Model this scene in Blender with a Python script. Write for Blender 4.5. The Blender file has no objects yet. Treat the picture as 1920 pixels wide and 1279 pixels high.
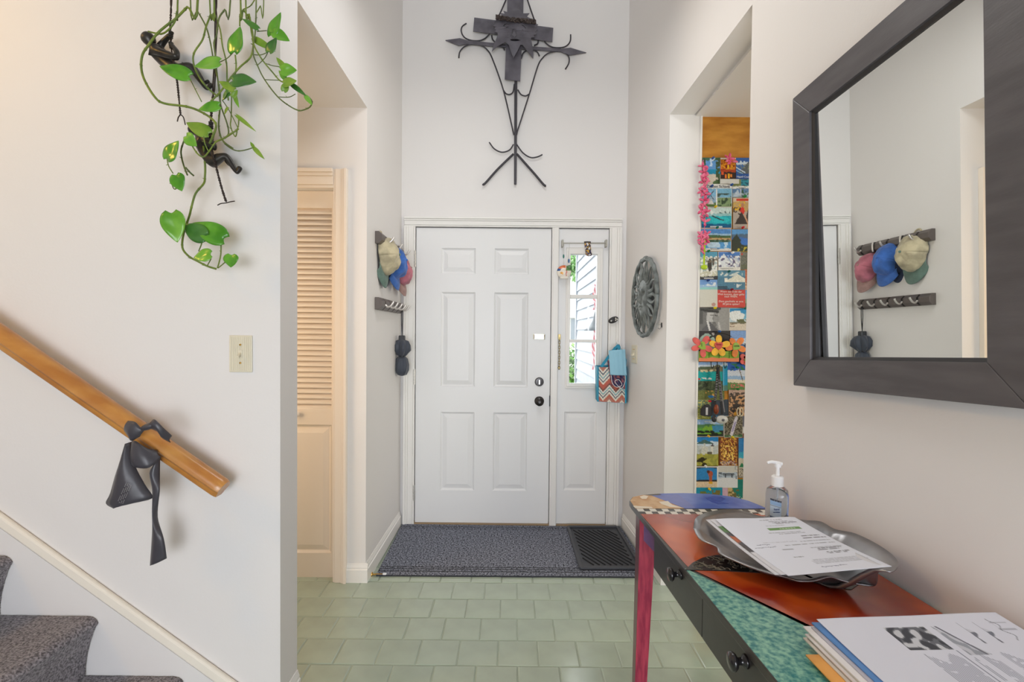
import bpy, bmesh, math, random
from math import sin, cos, pi, radians, sqrt, atan2, exp
from mathutils import Vector, Matrix, noise
from mathutils.geometry import tessellate_polygon
random.seed(7)
V = Vector
scene = bpy.context.scene
COL = scene.collection

# ------------------------------------------------------------------ camera
IMG_W, IMG_H, FPX, SHIFT = 1920.0, 1279.0, 940.0, 7.3
CAM = V((0, 0, 1.32))
ROT = (Matrix.Rotation(radians(.12), 3, 'Z') @ Matrix.Rotation(pi/2 - radians(1.2), 3, 'X')
       @ Matrix.Rotation(radians(.55), 3, 'Z'))
cd = bpy.data.cameras.new('camera'); cam = bpy.data.objects.new('camera', cd); COL.objects.link(cam)
cam.matrix_world = Matrix.Translation(CAM) @ ROT.to_4x4()
cd.sensor_width = 36.0; cd.lens = FPX/IMG_W*36.0; cd.shift_y = SHIFT/IMG_W
cd.clip_start = .05; cd.clip_end = 200
scene.camera = cam
# ------------------------------------------------------------------ world, lights, exposure
scene.view_settings.view_transform = 'Standard'
scene.view_settings.look = 'None'
scene.view_settings.gamma = 1.0
scene.view_settings.use_curve_mapping = False
scene.view_settings.exposure = 0.6
w = bpy.data.worlds.new('overcast_sky'); scene.world = w; w.use_nodes = True
bg = w.node_tree.nodes['Background']; bg.inputs[0].default_value = (.96, .98, 1.0, 1); bg.inputs[1].default_value = 2.6

def area(name, loc, target, sx, sy, power, color):
    l = bpy.data.lights.new(name, 'AREA'); l.shape = 'RECTANGLE'; l.size = sx; l.size_y = sy
    l.energy = power; l.color = color
    o = bpy.data.objects.new(name, l); COL.objects.link(o); o.location = loc
    o.rotation_euler = (V(target) - V(loc)).to_track_quat('-Z', 'Y').to_euler()
    return o
area('window_daylight', (-2.6, -1.6, 1.7), (-.6, 1.6, 1.2), .8, 1.2, 1.0, (1, .95, .9))
area('living_room_daylight', (.05, -2.6, 1.05), (-.2, 3, 1.0), 1.6, 1.7, 44, (.85, .90, 1))
area('foyer_fill_light', (.0, 2.0, 2.95), (0, 2.3, 0), .6, .6, 6.5, (1, .99, .97))  # unseen area light added to brighten door, alcove and floor
area('alcove_top_fill', (.0, 2.3, 4.85), (0, 2.5, 0), 1.2, 1.2, 3, (1, .99, .97))  # added fill under the ceiling, lifts the door wall and alcove sides
area('stair_lamp', (-2.9, .5, 3.0), (-1.9, 1.65, 2.0), .3, .3, 11, (1, .56, .12))
area('closet_hall_lamp', (-1.75, 1.95, 1.35), (-1.0, 2.63, 1.15), .4, 1.3, 5.5, (1, .71, .42))
area('kitchen_window_daylight', (2.8, 1.3, 1.45), (.6, 2.35, 1.2), 1.0, 1.4, 22, (1, .94, .80))

sd = bpy.data.lights.new('sun', 'SUN'); sd.energy = .9; sd.angle = radians(14); sd.color = (1, .98, .95)
so = bpy.data.objects.new('sun', sd); COL.objects.link(so); so.location = (-3, 8, 6)
so.rotation_euler = V((.30, -.36, -.42)).to_track_quat('-Z', 'Y').to_euler()

# ------------------------------------------------------------------ projection helpers (pixel of the photo -> point on a real plane)
def ray(x, y):
    return ROT @ V(((x - IMG_W/2)/FPX, -(y - IMG_H/2 - SHIFT)/FPX, -1.0))
def on(x, y, n, d):
    r = ray(x, y); n = V(n)
    return CAM + r*((d - n.dot(CAM))/n.dot(r))
def PY(x, y, v): return on(x, y, (0, 1, 0), v)
def PX(x, y, v): return on(x, y, (1, 0, 0), v)
def PZ(x, y, v): return on(x, y, (0, 0, 1), v)
def PR(x, y, off=0): return on(x, y, (1, .05, 0), .766 + .05*3.44 - off)
def rx(y, off=0): return .766 + .05*(3.44 - y) - off       # x of the right wall at depth y

# ------------------------------------------------------------------ colour and materials
def lin(c):
    out = []
    for k in c[:3]:
        k = max(0, min(255, k))/255.0
        out.append(k/12.92 if k <= .04045 else ((k + .055)/1.055)**2.4)
    return tuple(out) + (1.0,)
MATS = {}
def mat(name, c=(200, 200, 200), rough=.5, metal=0.0, bump=0.0, scale=50.0, var=0.0, c2=None, spec=.5, trans=0.0, coat=0.0,
        stretch=None, sheen=0.0, attr=False, detail=3.0, vscale=None, ior=1.45, alpha=1.0, coat_rough=.12):
    if name in MATS: return MATS[name]
    m = bpy.data.materials.new(name); m.use_nodes = True; nt = m.node_tree; N = nt.nodes; L = nt.links
    b = N['Principled BSDF']
    b.inputs['Base Color'].default_value = lin(c); b.inputs['Roughness'].default_value = rough
    b.inputs['Metallic'].default_value = metal; b.inputs['Specular IOR Level'].default_value = spec
    b.inputs['Transmission Weight'].default_value = trans; b.inputs['Coat Weight'].default_value = coat
    b.inputs['Coat Roughness'].default_value = coat_rough; b.inputs['IOR'].default_value = ior
    b.inputs['Sheen Weight'].default_value = sheen; b.inputs['Alpha'].default_value = alpha
    tc = N.new('ShaderNodeTexCoord'); src = tc.outputs['Object']
    if stretch:
        mp = N.new('ShaderNodeMapping'); mp.inputs['Scale'].default_value = stretch
        L.new(src, mp.inputs['Vector']); src = mp.outputs['Vector']
    colour = None
    if attr:
        a = N.new('ShaderNodeAttribute'); a.attribute_name = 'Col'; colour = a.outputs['Color']
    if c2 is not None or var > 0:
        n1 = N.new('ShaderNodeTexNoise'); n1.inputs['Scale'].default_value = vscale or scale; n1.inputs['Detail'].default_value = detail
        L.new(src, n1.inputs['Vector'])
        r = N.new('ShaderNodeValToRGB'); r.color_ramp.elements[0].position = .36; r.color_ramp.elements[1].position = .64
        if c2 is None:
            r.color_ramp.elements[0].color = lin([k*(1 - var) for k in c]); r.color_ramp.elements[1].color = lin([k*(1 + var) for k in c])
        else:
            r.color_ramp.elements[0].color = lin(c); r.color_ramp.elements[1].color = lin(c2)
        L.new(n1.outputs['Fac'], r.inputs['Fac'])
        colour = r.outputs['Color']
    if colour is not None: L.new(colour, b.inputs['Base Color'])
    if bump > 0:
        n2 = N.new('ShaderNodeTexNoise'); n2.inputs['Scale'].default_value = scale; n2.inputs['Detail'].default_value = 4
        L.new(src, n2.inputs['Vector'])
        bp = N.new('ShaderNodeBump'); bp.inputs['Strength'].default_value = bump; bp.inputs['Distance'].default_value = .004
        L.new(n2.outputs['Fac'], bp.inputs['Height']); L.new(bp.outputs['Normal'], b.inputs['Normal'])
    MATS[name] = m
    return m
def paint_mat(rough=.45, name='printed', coat=0.0): return mat(name + str(rough), rough=rough, attr=True, coat=coat)

def glass_pane_mat():
    if 'pane' in MATS: return MATS['pane']
    m = bpy.data.materials.new('pane'); m.use_nodes = True; nt = m.node_tree; N = nt.nodes; L = nt.links
    N.remove(N['Principled BSDF'])
    t = N.new('ShaderNodeBsdfTransparent'); t.inputs[0].default_value = (.97, .985, .975, 1)
    g = N.new('ShaderNodeBsdfGlossy'); g.inputs['Roughness'].default_value = .02
    fr = N.new('ShaderNodeFresnel'); fr.inputs['IOR'].default_value = 1.45
    mx = N.new('ShaderNodeMixShader'); L.new(fr.outputs[0], mx.inputs[0]); L.new(t.outputs[0], mx.inputs[1]); L.new(g.outputs[0], mx.inputs[2])
    L.new(mx.outputs[0], N['Material Output'].inputs['Surface'])
    MATS['pane'] = m
    return m

# ------------------------------------------------------------------ mesh builder
WLOC = {}
class MB:
    def __init__(s): s.v = []; s.f = []; s.c = None
    def add(s, vs, fs):
        o = len(s.v); s.v += [V(p) for p in vs]; s.f += [tuple(i + o for i in f) for f in fs]; return s
    def box(s, x0, x1, y0, y1, z0, z1):
        return s.hexa([(x0, y0, z0), (x1, y0, z0), (x1, y1, z0), (x0, y1, z0), (x0, y0, z1), (x1, y0, z1), (x1, y1, z1), (x0, y1, z1)])
    def hexa(s, p):
        return s.add(p, [(0, 3, 2, 1), (4, 5, 6, 7), (0, 1, 5, 4), (1, 2, 6, 5), (2, 3, 7, 6), (3, 0, 4, 7)])
    def bar(s, a, b, w_, h_, up=(0, 0, 1)):
        a = V(a); b = V(b); d = (b - a).normalized(); u = V(up)
        x = d.cross(u)
        if x.length < 1e-6: x = d.cross(V((1, 0, 0)))
        x.normalize(); u = x.cross(d).normalized(); x = x*w_/2; u = u*h_/2
        return s.hexa([a - x - u, a + x - u, b + x - u, b - x - u, a - x + u, a + x + u, b + x + u, b - x + u])
    def prism(s, polys, back):
        """polys: outer ring then holes, 3-D points on one plane; back: vector to the rear face"""
        polys = [[V(p) for p in r] for r in polys]; back = V(back)
        tri = tessellate_polygon(polys); flat = [p for r in polys for p in r]; n = len(flat)
        fs = [tuple(t) for t in tri] + [tuple(i + n for i in reversed(t)) for t in tri]
        o = 0
        for r in polys:
            m = len(r)
            for i in range(m):
                j = (i + 1) % m; fs.append((o + i, o + j, o + j + n, o + i + n))
            o += m
        return s.add(flat + [p + back for p in flat], fs)
    def tube(s, pts, r, n=8, flat=1.0):
        pts = [V(p) for p in pts]; m = len(pts)
        rs = r if isinstance(r, (list, tuple)) else [r]*m
        up = V((0, 0, 1)); vs = []; prev = None
        for i, p in enumerate(pts):
            d = (pts[min(i + 1, m - 1)] - pts[max(i - 1, 0)])
            if d.length < 1e-9: d = V((0, 0, 1))
            d.normalize()
            if prev is None:
                a = d.cross(up)
                if a.length < 1e-3: a = d.cross(V((0, 1, 0)))
            else:
                a = prev - d*prev.dot(d)
                if a.length < 1e-6: a = d.cross(V((.3, .9, .1)))
            a.normalize(); prev = a; b = d.cross(a)
            for k in range(n):
                t = 2*pi*k/n; vs.append(p + (a*cos(t) + b*sin(t)*flat)*rs[i])
        fs = []
        for i in range(m - 1):
            for k in range(n):
                k2 = (k + 1) % n; fs.append((i*n + k, i*n + k2, (i + 1)*n + k2, (i + 1)*n + k))
        fs.append(tuple(reversed(range(n)))); fs.append(tuple((m - 1)*n + k for k in range(n)))
        return s.add(vs, fs)
    def lathe(s, prof, c, axis=(0, 0, 1), n=20, fn=None):
        c = V(c); z = V(axis).normalized(); x = z.cross(V((0, 1, 0)))
        if x.length < 1e-3: x = z.cross(V((1, 0, 0)))
        x.normalize(); y = z.cross(x); vs = []; fs = []
        for i, (r, h) in enumerate(prof):
            for k in range(n):
                t = 2*pi*k/n; rr = r*(fn(t, i) if fn else 1); vs.append(c + z*h + (x*cos(t) + y*sin(t))*rr)
        for i in range(len(prof) - 1):
            for k in range(n):
                k2 = (k + 1) % n; fs.append((i*n + k, i*n + k2, (i + 1)*n + k2, (i + 1)*n + k))
        fs.append(tuple(reversed(range(n)))); fs.append(tuple((len(prof) - 1)*n + k for k in range(n)))
        return s.add(vs, fs)
    def ell(s, c, r, n=12, m=8, M=None):
        c = V(c); vs = []; fs = []
        for i in range(m + 1):
            a = pi*i/m
            for k in range(n):
                t = 2*pi*k/n; p = V((r[0]*sin(a)*cos(t), r[1]*sin(a)*sin(t), r[2]*cos(a)))
                vs.append(c + (M @ p if M else p))
        for i in range(m):
            for k in range(n):
                k2 = (k + 1) % n; fs.append((i*n + k, (i + 1)*n + k, (i + 1)*n + k2, i*n + k2))
        return s.add(vs, fs)
    def grid(s, fn, nu, nv):
        vs = [fn(i/nu, j/nv) for j in range(nv + 1) for i in range(nu + 1)]
        fs = [(j*(nu + 1) + i, j*(nu + 1) + i + 1, (j + 1)*(nu + 1) + i + 1, (j + 1)*(nu + 1) + i) for j in range(nv) for i in range(nu)]
        return s.add(vs, fs)
    def plate(s, xs, zs, holes, y0, y1):
        """wall or slab in x-z with rectangular holes, faces y0 (front) and y1"""
        xs = sorted(set([round(x, 5) for x in xs] + [round(h[i], 5) for h in holes for i in (0, 1)]))
        zs = sorted(set([round(z, 5) for z in zs] + [round(h[i], 5) for h in holes for i in (2, 3)]))
        def solid(i, j):
            if i < 0 or j < 0 or i >= len(xs) - 1 or j >= len(zs) - 1: return False
            x = (xs[i] + xs[i + 1])/2; z = (zs[j] + zs[j + 1])/2
            return not any(h[0] < x < h[1] and h[2] < z < h[3] for h in holes)
        nx = len(xs)
        vs = [(x, y0, z) for z in zs for x in xs] + [(x, y1, z) for z in zs for x in xs]
        o = nx*len(zs); fs = []
        for j in range(len(zs) - 1):
            for i in range(nx - 1):
                if not solid(i, j): continue
                a, b, c, d = j*nx + i, j*nx + i + 1, (j + 1)*nx + i + 1, (j + 1)*nx + i
                fs.append((a, b, c, d)); fs.append((d + o, c + o, b + o, a + o))
                for di, dj, p, q in ((0, -1, a, b), (1, 0, b, c), (0, 1, c, d), (-1, 0, d, a)):
                    if not solid(i + di, j + dj): fs.append((q, p, p + o, q + o))
        return s.add(vs, fs)
    def build(s, name, m, parent=None, smooth=False, loc=None, solid=0.0, bevel=0.0, cols=None, subsurf=0, seg=2, fixn=True, angle=None):
        me = bpy.data.meshes.new(name)
        if parent is not None: off = WLOC[parent]
        elif loc is not None: off = V(loc)
        else:
            lo = [min(p[i] for p in s.v) for i in range(3)]; hi = [max(p[i] for p in s.v) for i in range(3)]
            off = V(((lo[0] + hi[0])/2, (lo[1] + hi[1])/2, lo[2]))
        me.from_pydata([tuple(p - off) for p in s.v], [], s.f); me.validate()
        if cols is not None:
            ca = me.color_attributes.new('Col', 'FLOAT_COLOR', 'POINT')
            flatc = []
            for c in cols: flatc += list(lin(c))
            ca.data.foreach_set('color', flatc)
        if fixn:
            b = bmesh.new(); b.from_mesh(me); bmesh.ops.recalc_face_normals(b, faces=b.faces); b.to_mesh(me); b.free()
        if smooth: me.polygons.foreach_set('use_smooth', [True]*len(me.polygons))
        me.materials.append(m); me.update()
        if smooth and angle is not None: me.set_sharp_from_angle(angle=radians(angle))
        o = bpy.data.objects.new(name, me); COL.objects.link(o)
        if parent is not None: o.parent = parent; WLOC[o] = off
        else: o.location = off; WLOC[o] = off
        if solid:
            q = o.modifiers.new('solid', 'SOLIDIFY'); q.thickness = solid; q.offset = 0
        if bevel:
            q = o.modifiers.new('bevel', 'BEVEL'); q.width = bevel; q.segments = seg; q.limit_method = 'ANGLE'; q.angle_limit = radians(35)
        if subsurf:
            q = o.modifiers.new('subd', 'SUBSURF'); q.levels = subsurf; q.render_levels = subsurf
        return o
def thing(name, loc, label, cat, group=None, kind=None):
    o = bpy.data.objects.new(name, None); COL.objects.link(o); o.location = loc; o.empty_display_size = .05; WLOC[o] = V(loc)
    return tag(o, label, cat, group, kind)
def tag(o, label=None, cat=None, group=None, kind=None):
    if label: o['label'] = label
    if cat: o['category'] = cat
    if group: o['group'] = group
    if kind: o['kind'] = kind
    return o
def struct(o, label, cat): return tag(o, label, cat, kind='structure')
def smooth_path(pts, k=6):
    pts = [V(p) for p in pts]; out = []
    for i in range(len(pts) - 1):
        p0 = pts[max(i - 1, 0)]; p1 = pts[i]; p2 = pts[i + 1]; p3 = pts[min(i + 2, len(pts) - 1)]
        for j in range(k):
            t = j/k
            out.append(.5*((2*p1) + (p2 - p0)*t + (2*p0 - 5*p1 + 4*p2 - p3)*t*t + (3*p1 - p0 - 3*p2 + p3)*t**3))
    out.append(pts[-1]); return out
def text_mesh(name, body, size, M, m, parent, depth=.0004):
    cu = bpy.data.curves.new(name, 'FONT'); cu.body = body; cu.size = size; cu.align_x = 'CENTER'; cu.align_y = 'CENTER'; cu.extrude = depth
    t = bpy.data.objects.new(name, cu); COL.objects.link(t)
    me = bpy.data.meshes.new_from_object(t.evaluated_get(bpy.context.evaluated_depsgraph_get()))
    bpy.data.objects.remove(t); bpy.data.curves.remove(cu)
    off = WLOC[parent] if parent else V((0, 0, 0))
    me.transform(Matrix.Translation(-off) @ M); me.materials.clear(); me.materials.append(m); me.name = name
    o = bpy.data.objects.new(name, me); COL.objects.link(o); o.parent = parent; WLOC[o] = off
    return o
FACE_CAM = Matrix(((1, 0, 0), (0, 0, -1), (0, 1, 0)))     # text plane x-y -> world x-z, facing -y
def wallM(p): return Matrix.Translation(V(p)) @ FACE_CAM.to_4x4()
# ------------------------------------------------------------------ shared materials
WALL = mat('wall_paint', (228, 225, 223), rough=.55, bump=.06, scale=120)
TRIM = mat('white_trim_paint', (236, 234, 230), rough=.3)
DOORP = mat('white_door_paint', (233, 233, 233), rough=.35)
CLOSETP = mat('closet_cream_paint', (238, 226, 212), rough=.4)
BLACK = mat('black_metal', (40, 40, 42), rough=.4, metal=.6)
CHROME = mat('chrome', (215, 215, 215), rough=.18, metal=1)
BRASS = mat('brass', (190, 150, 80), rough=.3, metal=1)
IVORY = mat('ivory_plastic', (222, 214, 192), rough=.4)
WHITEP = mat('white_plastic', (240, 240, 240), rough=.35)
HT = 5.0
# ------------------------------------------------------------------ setting: walls
YD, XL, YS, YC, YJ = 3.44, -.77, 1.656, 2.63, 2.64
dl = PY(779, 700, YD).x; dr = PY(1031, 700, YD).x; dt = 2.044
sl, sr = PY(1047, 600, YD).x, PY(1140, 600, YD).x
ox0, ox1, oz1 = dl - .012, sr + .012, dt + .012
wb = MB().plate([-4.4, 3.0], [-.1, HT], [(ox0, ox1, -.1, oz1)], YD, YD + .16)
struct(wb.build('wall_back', WALL), 'tall off-white wall around and above the front door', 'wall')
wl = MB().box(XL - .13, XL, YC, YD, -.1, HT).box(XL - .13, XL, YS + .131, YC, 2.49, HT)
struct(wl.build('wall_left', WALL), 'off-white side wall left of the door with cap racks and opening', 'wall')
struct(MB().box(-4.2, XL, YS, YS + .131, -.1, HT).build('wall_stair', WALL), 'pale wall behind the stairs carrying the handrail', 'wall')
cx = PY(625, 700, YC).x; cz1 = PY(600, 353, YC).z
wc = MB().plate([-2.6, XL - .13], [-.1, 2.6], [(cx - .76, cx + .002, -.1, cz1)], YC, YC + .12)
struct(wc.build('wall_closet', WALL), 'cream wall around the louvred closet door', 'wall')
struct(MB().box(-2.6, XL - .13, YS + .131, YC, 2.49, 2.6).build('ceiling_closet_hall', WALL), 'low ceiling over the small hall before the closet', 'ceiling')
struct(MB().box(-2.7, -2.6, YS + .131, YD, -.1, 2.6).build('wall_closet_hall', WALL), 'end wall of the small closet hall', 'wall')
JX = PY(1310, 560, YJ).x
def rseg(y0, y1, z0, z1, z0b=None, t=None):
    b = MB(); t0 = t if t else .13
    z0b = z0 if z0b is None else z0b
    return b.hexa([(rx(y0), y0, z0), (rx(y0) + t0, y0, z0), (rx(y1) + t0, y1, z0b), (rx(y1), y1, z0b),
                   (rx(y0), y0, z1), (rx(y0) + t0, y0, z1), (rx(y1) + t0, y1, z1), (rx(y1), y1, z1)])
YN = 1.826
wr = rseg(YJ, YD, -.1, HT, t=JX - rx(YJ))
struct(wr.build('wall_right_alcove', WALL), 'off-white side wall with the sun plaque right of the door', 'wall')
struct(rseg(YN, YJ, 2.512, HT, 2.474).build('wall_right_header', WALL), 'wall over the opening to the kitchen', 'wall')
struct(rseg(-4.0, YN, -.1, HT).build('wall_right', WALL), 'off-white wall behind the mirror and painted table', 'wall')
kc = MB().hexa([(rx(YN) + .13, YN - .6, 2.512), (3, YN - .6, 2.512), (3, YJ + .2, 2.46), (rx(YJ) + .13, YJ + .2, 2.46),
                (rx(YN) + .13, YN - .6, 2.6), (3, YN - .6, 2.6), (3, YJ + .2, 2.6), (rx(YJ) + .13, YJ + .2, 2.6)])
struct(kc.build('ceiling_kitchen', WALL), 'low ceiling inside the opening on the right', 'ceiling')
struct(MB().box(-4.3, 3, -4, YD + .16, HT, HT + .1).build('ceiling', WALL), 'high white ceiling of the entrance hall', 'ceiling')

struct(MB().box(-4.35, -4.25, -4, YS, -.1, HT).build('wall_far_left', WALL), 'plain wall at the upper end of the stairs', 'wall')
struct(MB().plate([-4.35, 3], [-.1, HT], [(-1.8, .75, .05, 2.1)], -4.0, -3.9).build('wall_rear', WALL), 'plain wall with a wide window opening behind the viewer', 'wall')

struct(MB().box(2.95, 3.05, -4, YD + .16, -.1, HT).build('wall_kitchen', WALL), 'far wall of the kitchen out of view', 'wall')

# floor with tiles
FLOORB = mat('floor_joint', (154, 167, 150), rough=.3)
TILE = mat('sage_tile_paint', (162, 176, 159), rough=.13, bump=.05, scale=9, var=.035, vscale=5, coat=1.0, coat_rough=.2)
fl = struct(MB().box(-4.3, 3, -4, YD + .1, -.1, -.0028).build('floor', FLOORB, loc=(0, 0, 0)), 'sage green glossy tile floor of the entrance hall', 'floor')
def tile_mesh(w_, d_):
    t = MB(); a, b, e = w_/2, d_/2, .005
    lo = [(-a, -b, -.003), (a, -b, -.003), (a, b, -.003), (-a, b, -.003)]
    hi = [(-a + e, -b + e, 0), (a - e, -b + e, 0), (a - e, b - e, 0), (-a + e, b - e, 0)]
    mi = [(-a + .001, -b + .001, -.0016), (a - .001, -b + .001, -.0016), (a - .001, b - .001, -.0016), (-a + .001, b - .001, -.0016)]
    fs = [(8, 9, 10, 11)]
    for i in range(4):
        j = (i + 1) % 4; fs += [(i, j, j + 4, i + 4), (i + 4, j + 4, j + 8, i + 8)]
    t.add(lo + mi + hi, fs)
    return t
tm = tile_mesh(.163, .1645).build('tile', TILE, parent=fl)
tmesh = tm.data; first = True
for r in range(11):
    yc = 1.969 + .167*(r - 5) + .0835; offx = -.049 if r % 2 == 1 else .031
    if yc > 2.85: break
    for k in range(-10, 8):
        x = offx + .0825 + .165*k
        if x < XL - .8 or x > 1.25: continue
        o = tm if first else bpy.data.objects.new('tile', tmesh)
        if not first: COL.objects.link(o); o.parent = fl
        first = False
        o.location = (x + random.uniform(-.001, .001), yc, random.uniform(-.0004, .0004))
        o.rotation_euler = (random.uniform(-.006, .006), random.uniform(-.005, .005), random.uniform(-.004, .004))

# baseboards
def baseboard(name, a, b, n, label, h=.1):
    a = V((a[0], a[1], 0)); b = V((b[0], b[1], 0)); n = V((n[0], n[1], 0)).normalized(); m = MB()
    prof = [(0, 0), (.013, 0), (.013, h*.68), (.009, h*.72), (.009, h*.8), (.005, h*.92), (.003, h), (0, h)]
    vs = [p + n*q[0] + V((0, 0, q[1])) for p in (a, b) for q in prof]; k = len(prof)
    m.add(vs, [(i, (i + 1) % k, (i + 1) % k + k, i + k) for i in range(k)] + [tuple(range(k)), tuple(range(2*k - 1, k - 1, -1))])
    return struct(m.build(name, TRIM), label, 'baseboard')
ccr = PY(652, 700, YC).x
baseboard('baseboard_left', (XL, YC), (XL, YD - .03), (1, 0), 'white baseboard along the wall under the cap racks')
baseboard('baseboard_closet', (ccr, YC), (XL + .013, YC), (0, -1), 'short white baseboard beside the closet door')
baseboard('baseboard_right', (rx(YJ), YJ), (rx(YD - .03), YD - .03), (-1, 0), 'white baseboard under the sun plaque')
baseboard('baseboard_jamb', (rx(YJ) - .013, YJ), (JX, YJ), (0, -1), 'short white baseboard behind the table leg')
baseboard('baseboard_stair', (XL, YS + .131), (XL, YS - .0), (1, 0), 'white baseboard at the foot of the stair wall end')

# door casing
def layered(m, x0, x1, z0, z1, y, inner):
    """casing leg in x-z, inner side: 'l','r' or 'b'"""
    w_ = x1 - x0; h = z1 - z0
    if inner in 'lr':
        o = (lambda t: x1 - t*w_) if inner == 'r' else (lambda t: x0 + t*w_)
        for t0, t1, d in ((0, .16, .010), (.16, .62, .015), (.62, .80, .021), (.80, 1, .028)):
            a, b = sorted((o(t0), o(t1))); m.box(a, b, y - d, y, z0, z1)
    else:
        for t0, t1, d in ((0, .16, .010), (.16, .62, .015), (.62, .80, .021), (.80, 1, .028)):
            m.box(x0, x1, y - d, y, z0 + t0*h, z0 + t1*h)
cx0 = PY(758, 600, YD).x; cx1 = PY(1163, 600, YD).x; cz = PY(960, 409, YD).z
m = MB(); layered(m, cx0, dl - .004, 0, dt + .006, YD, 'r')
struct(m.build('trim_1', TRIM, bevel=.002), 'white moulded casing on the hinge side of the front door', 'door casing')
m = MB(); layered(m, sr + .002, cx1, 0, dt + .006, YD, 'l')
struct(m.build('trim_2', TRIM, bevel=.002), 'white moulded casing right of the sidelight window', 'door casing')
m = MB(); layered(m, cx0, cx1, dt + .006, cz, YD, 'b')
struct(m.build('trim_3', TRIM, bevel=.002), 'white moulded head casing over door and sidelight', 'door casing')
m = MB().box(dr + .005, sl - .002, YD - .012, YD + .1, 0, dt + .004).box(dr + .012, sl - .006, YD - .018, YD, 0, dt + .004)
struct(m.build('trim_4', TRIM, bevel=.002), 'white post between front door and sidelight', 'door post')
m = MB().box(ox0 + .001, sr + .01, YD - .005, YD + .14, -.003, .009)
struct(m.build('trim_5', mat('threshold_wood', (176, 150, 118), rough=.5)), 'worn wooden threshold under the front door', 'threshold')

# front door
def raised_panel(m, x0, x1, z0, z1, y):
    rings = [(0, .0), (.004, .006), (.012, .011), (.016, .011), (.020, .009), (.042, .003), (.043, .0025)]
    vs = []; k = 0
    for i_, d in rings:
        vs += [(x0 + i_, y + d, z0 + i_), (x1 - i_, y + d, z0 + i_), (x1 - i_, y + d, z1 - i_), (x0 + i_, y + d, z1 - i_)]
    fs = []
    for r in range(len(rings) - 1):
        for i in range(4):
            j = (i + 1) % 4; fs.append((r*4 + i, r*4 + j, r*4 + 4 + j, r*4 + 4 + i))
    n = (len(rings) - 1)*4; fs.append((n, n + 1, n + 2, n + 3)); m.add(vs, fs)
def prect(x0, y0, x1, y1, Y):
    a = PY(x0, y0, Y); b = PY(x1, y1, Y); return (a.x, b.x, b.z, a.z)
yf = YD + .008
dpan = [prect(828, 465, 891, 514, yf), prect(928.6, 466, 990, 514.6, yf), prect(827, 547, 890, 725, yf), prect(926.5, 549, 989.5, 727, yf),
        prect(826, 773, 888, 920, yf), prect(924, 773, 986.5, 921, yf)]
for i in (0, 2, 4):
    a, b = dpan[i], dpan[i + 1]; z0 = (a[2] + b[2])/2; z1 = (a[3] + b[3])/2
    dpan[i] = (-.496, -.262, z0, z1); dpan[i + 1] = (-.132, .102, z0, z1)
door = thing('door_1', ((dl + dr)/2, yf, 0), 'white six-panel front door with dark knob', 'door', kind='structure')
MB().plate([dl, dr], [.012, dt], dpan, yf, yf + .044).build('slab', DOORP, door)
for p in dpan:
    m = MB(); raised_panel(m, *p, yf); m.build('panel', DOORP, door, fixn=False)
HINGE = mat('hinge_steel', (205, 203, 198), rough=.35, metal=.7)
for a, b in ((470, 501), (692, 721), (909, 938)):
    z1 = PY(779, a, YD).z; z0 = PY(779, b, YD).z; m = MB()
    for i in range(5):
        h = (z1 - z0)/5; m.tube([(dl - .006, YD - .006, z0 + i*h + .001), (dl - .006, YD - .006, z0 + (i + 1)*h - .001)], .0075, 10)
    m.box(dl - .014, dl - .006, YD - .004, YD + .004, z0, z1)
    m.build('hinge', HINGE, door)
DK = mat('dark_bronze_hardware', (66, 64, 64), rough=.3, metal=.85)
k = PY(1011, 752, yf)
kn = MB().lathe([(.032, 0), (.033, .004), (.028, .008), (.013, .011), (.012, .03), (.022, .036), (.028, .046), (.028, .056), (.020, .063), (.008, .065), (.0075, .069), (.003, .069)], k, (0, -1, 0), 24).build('knob', DK, door, smooth=True, angle=40)
k = PY(1011, 716, yf)
db = MB().lathe([(.030, 0), (.031, .006), (.026, .012), (.012, .013), (.011, .018), (.002, .018)], k, (0, -1, 0), 24).build('deadbolt', DK, door, smooth=True, angle=40)
MB().box(k.x - .005, k.x + .005, k.y - .032, k.y - .015, k.z - .016, k.z + .016).build('thumb_turn', CHROME, db, bevel=.002)
p = PY(1011, 631.5, yf)
pl = MB().box(p.x - .042, p.x + .042, p.y - .003, p.y, p.z - .018, p.z + .018).build('letter_plate', mat('pale_brass', (205, 205, 185), rough=.25, metal=.8), door, bevel=.003)
MB().box(p.x - .032, p.x + .032, p.y - .010, p.y - .003, p.z - .007, p.z + .009).build('plate_flap', CHROME, pl, bevel=.003)
for s in (-1, 1):
    MB().tube([(p.x + s*.036, p.y - .007, p.z - .016), (p.x + s*.036, p.y - .007, p.z + .016)], .004).build('plate_post', CHROME, pl)
MB().box(dr - .002, dr + .008, YD - .003, YD + .004, PY(1031, 762, YD).z, PY(1031, 742, YD).z).build('strike', BLACK, door)

# sidelight
win = thing('window_1', ((sl + sr)/2, yf, 0), 'narrow white sidelight with three panes beside the front door', 'window', kind='structure')
g = [prect(1068, 477, 1119, 553, yf), prect(1068, 559.6, 1119, 637, yf), prect(1068, 642, 1119, 719.5, yf)]
gx0, gx1 = g[2][0] - .001, g[0][1]
hole = (gx0, gx1, g[2][2], g[0][3]); bp = prect(1058, 772, 1117, 920, yf)
MB().plate([sl, sr], [.012, dt], [hole, bp], yf, yf + .044).build('stile_frame', DOORP, win)
m = MB(); raised_panel(m, *bp, yf); m.build('panel', DOORP, win, fixn=False)
o_ = prect(1062, 464, 1127, 728.5, yf)
m = MB().plate([o_[0], o_[1]], [o_[2], o_[3]], [hole], yf - .012, yf).plate([gx0 - .02, gx1 + .02], [hole[2] - .02, hole[3] + .02], [hole], yf - .016, yf)
m.build('window_frame', TRIM, win, bevel=.003)
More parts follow.
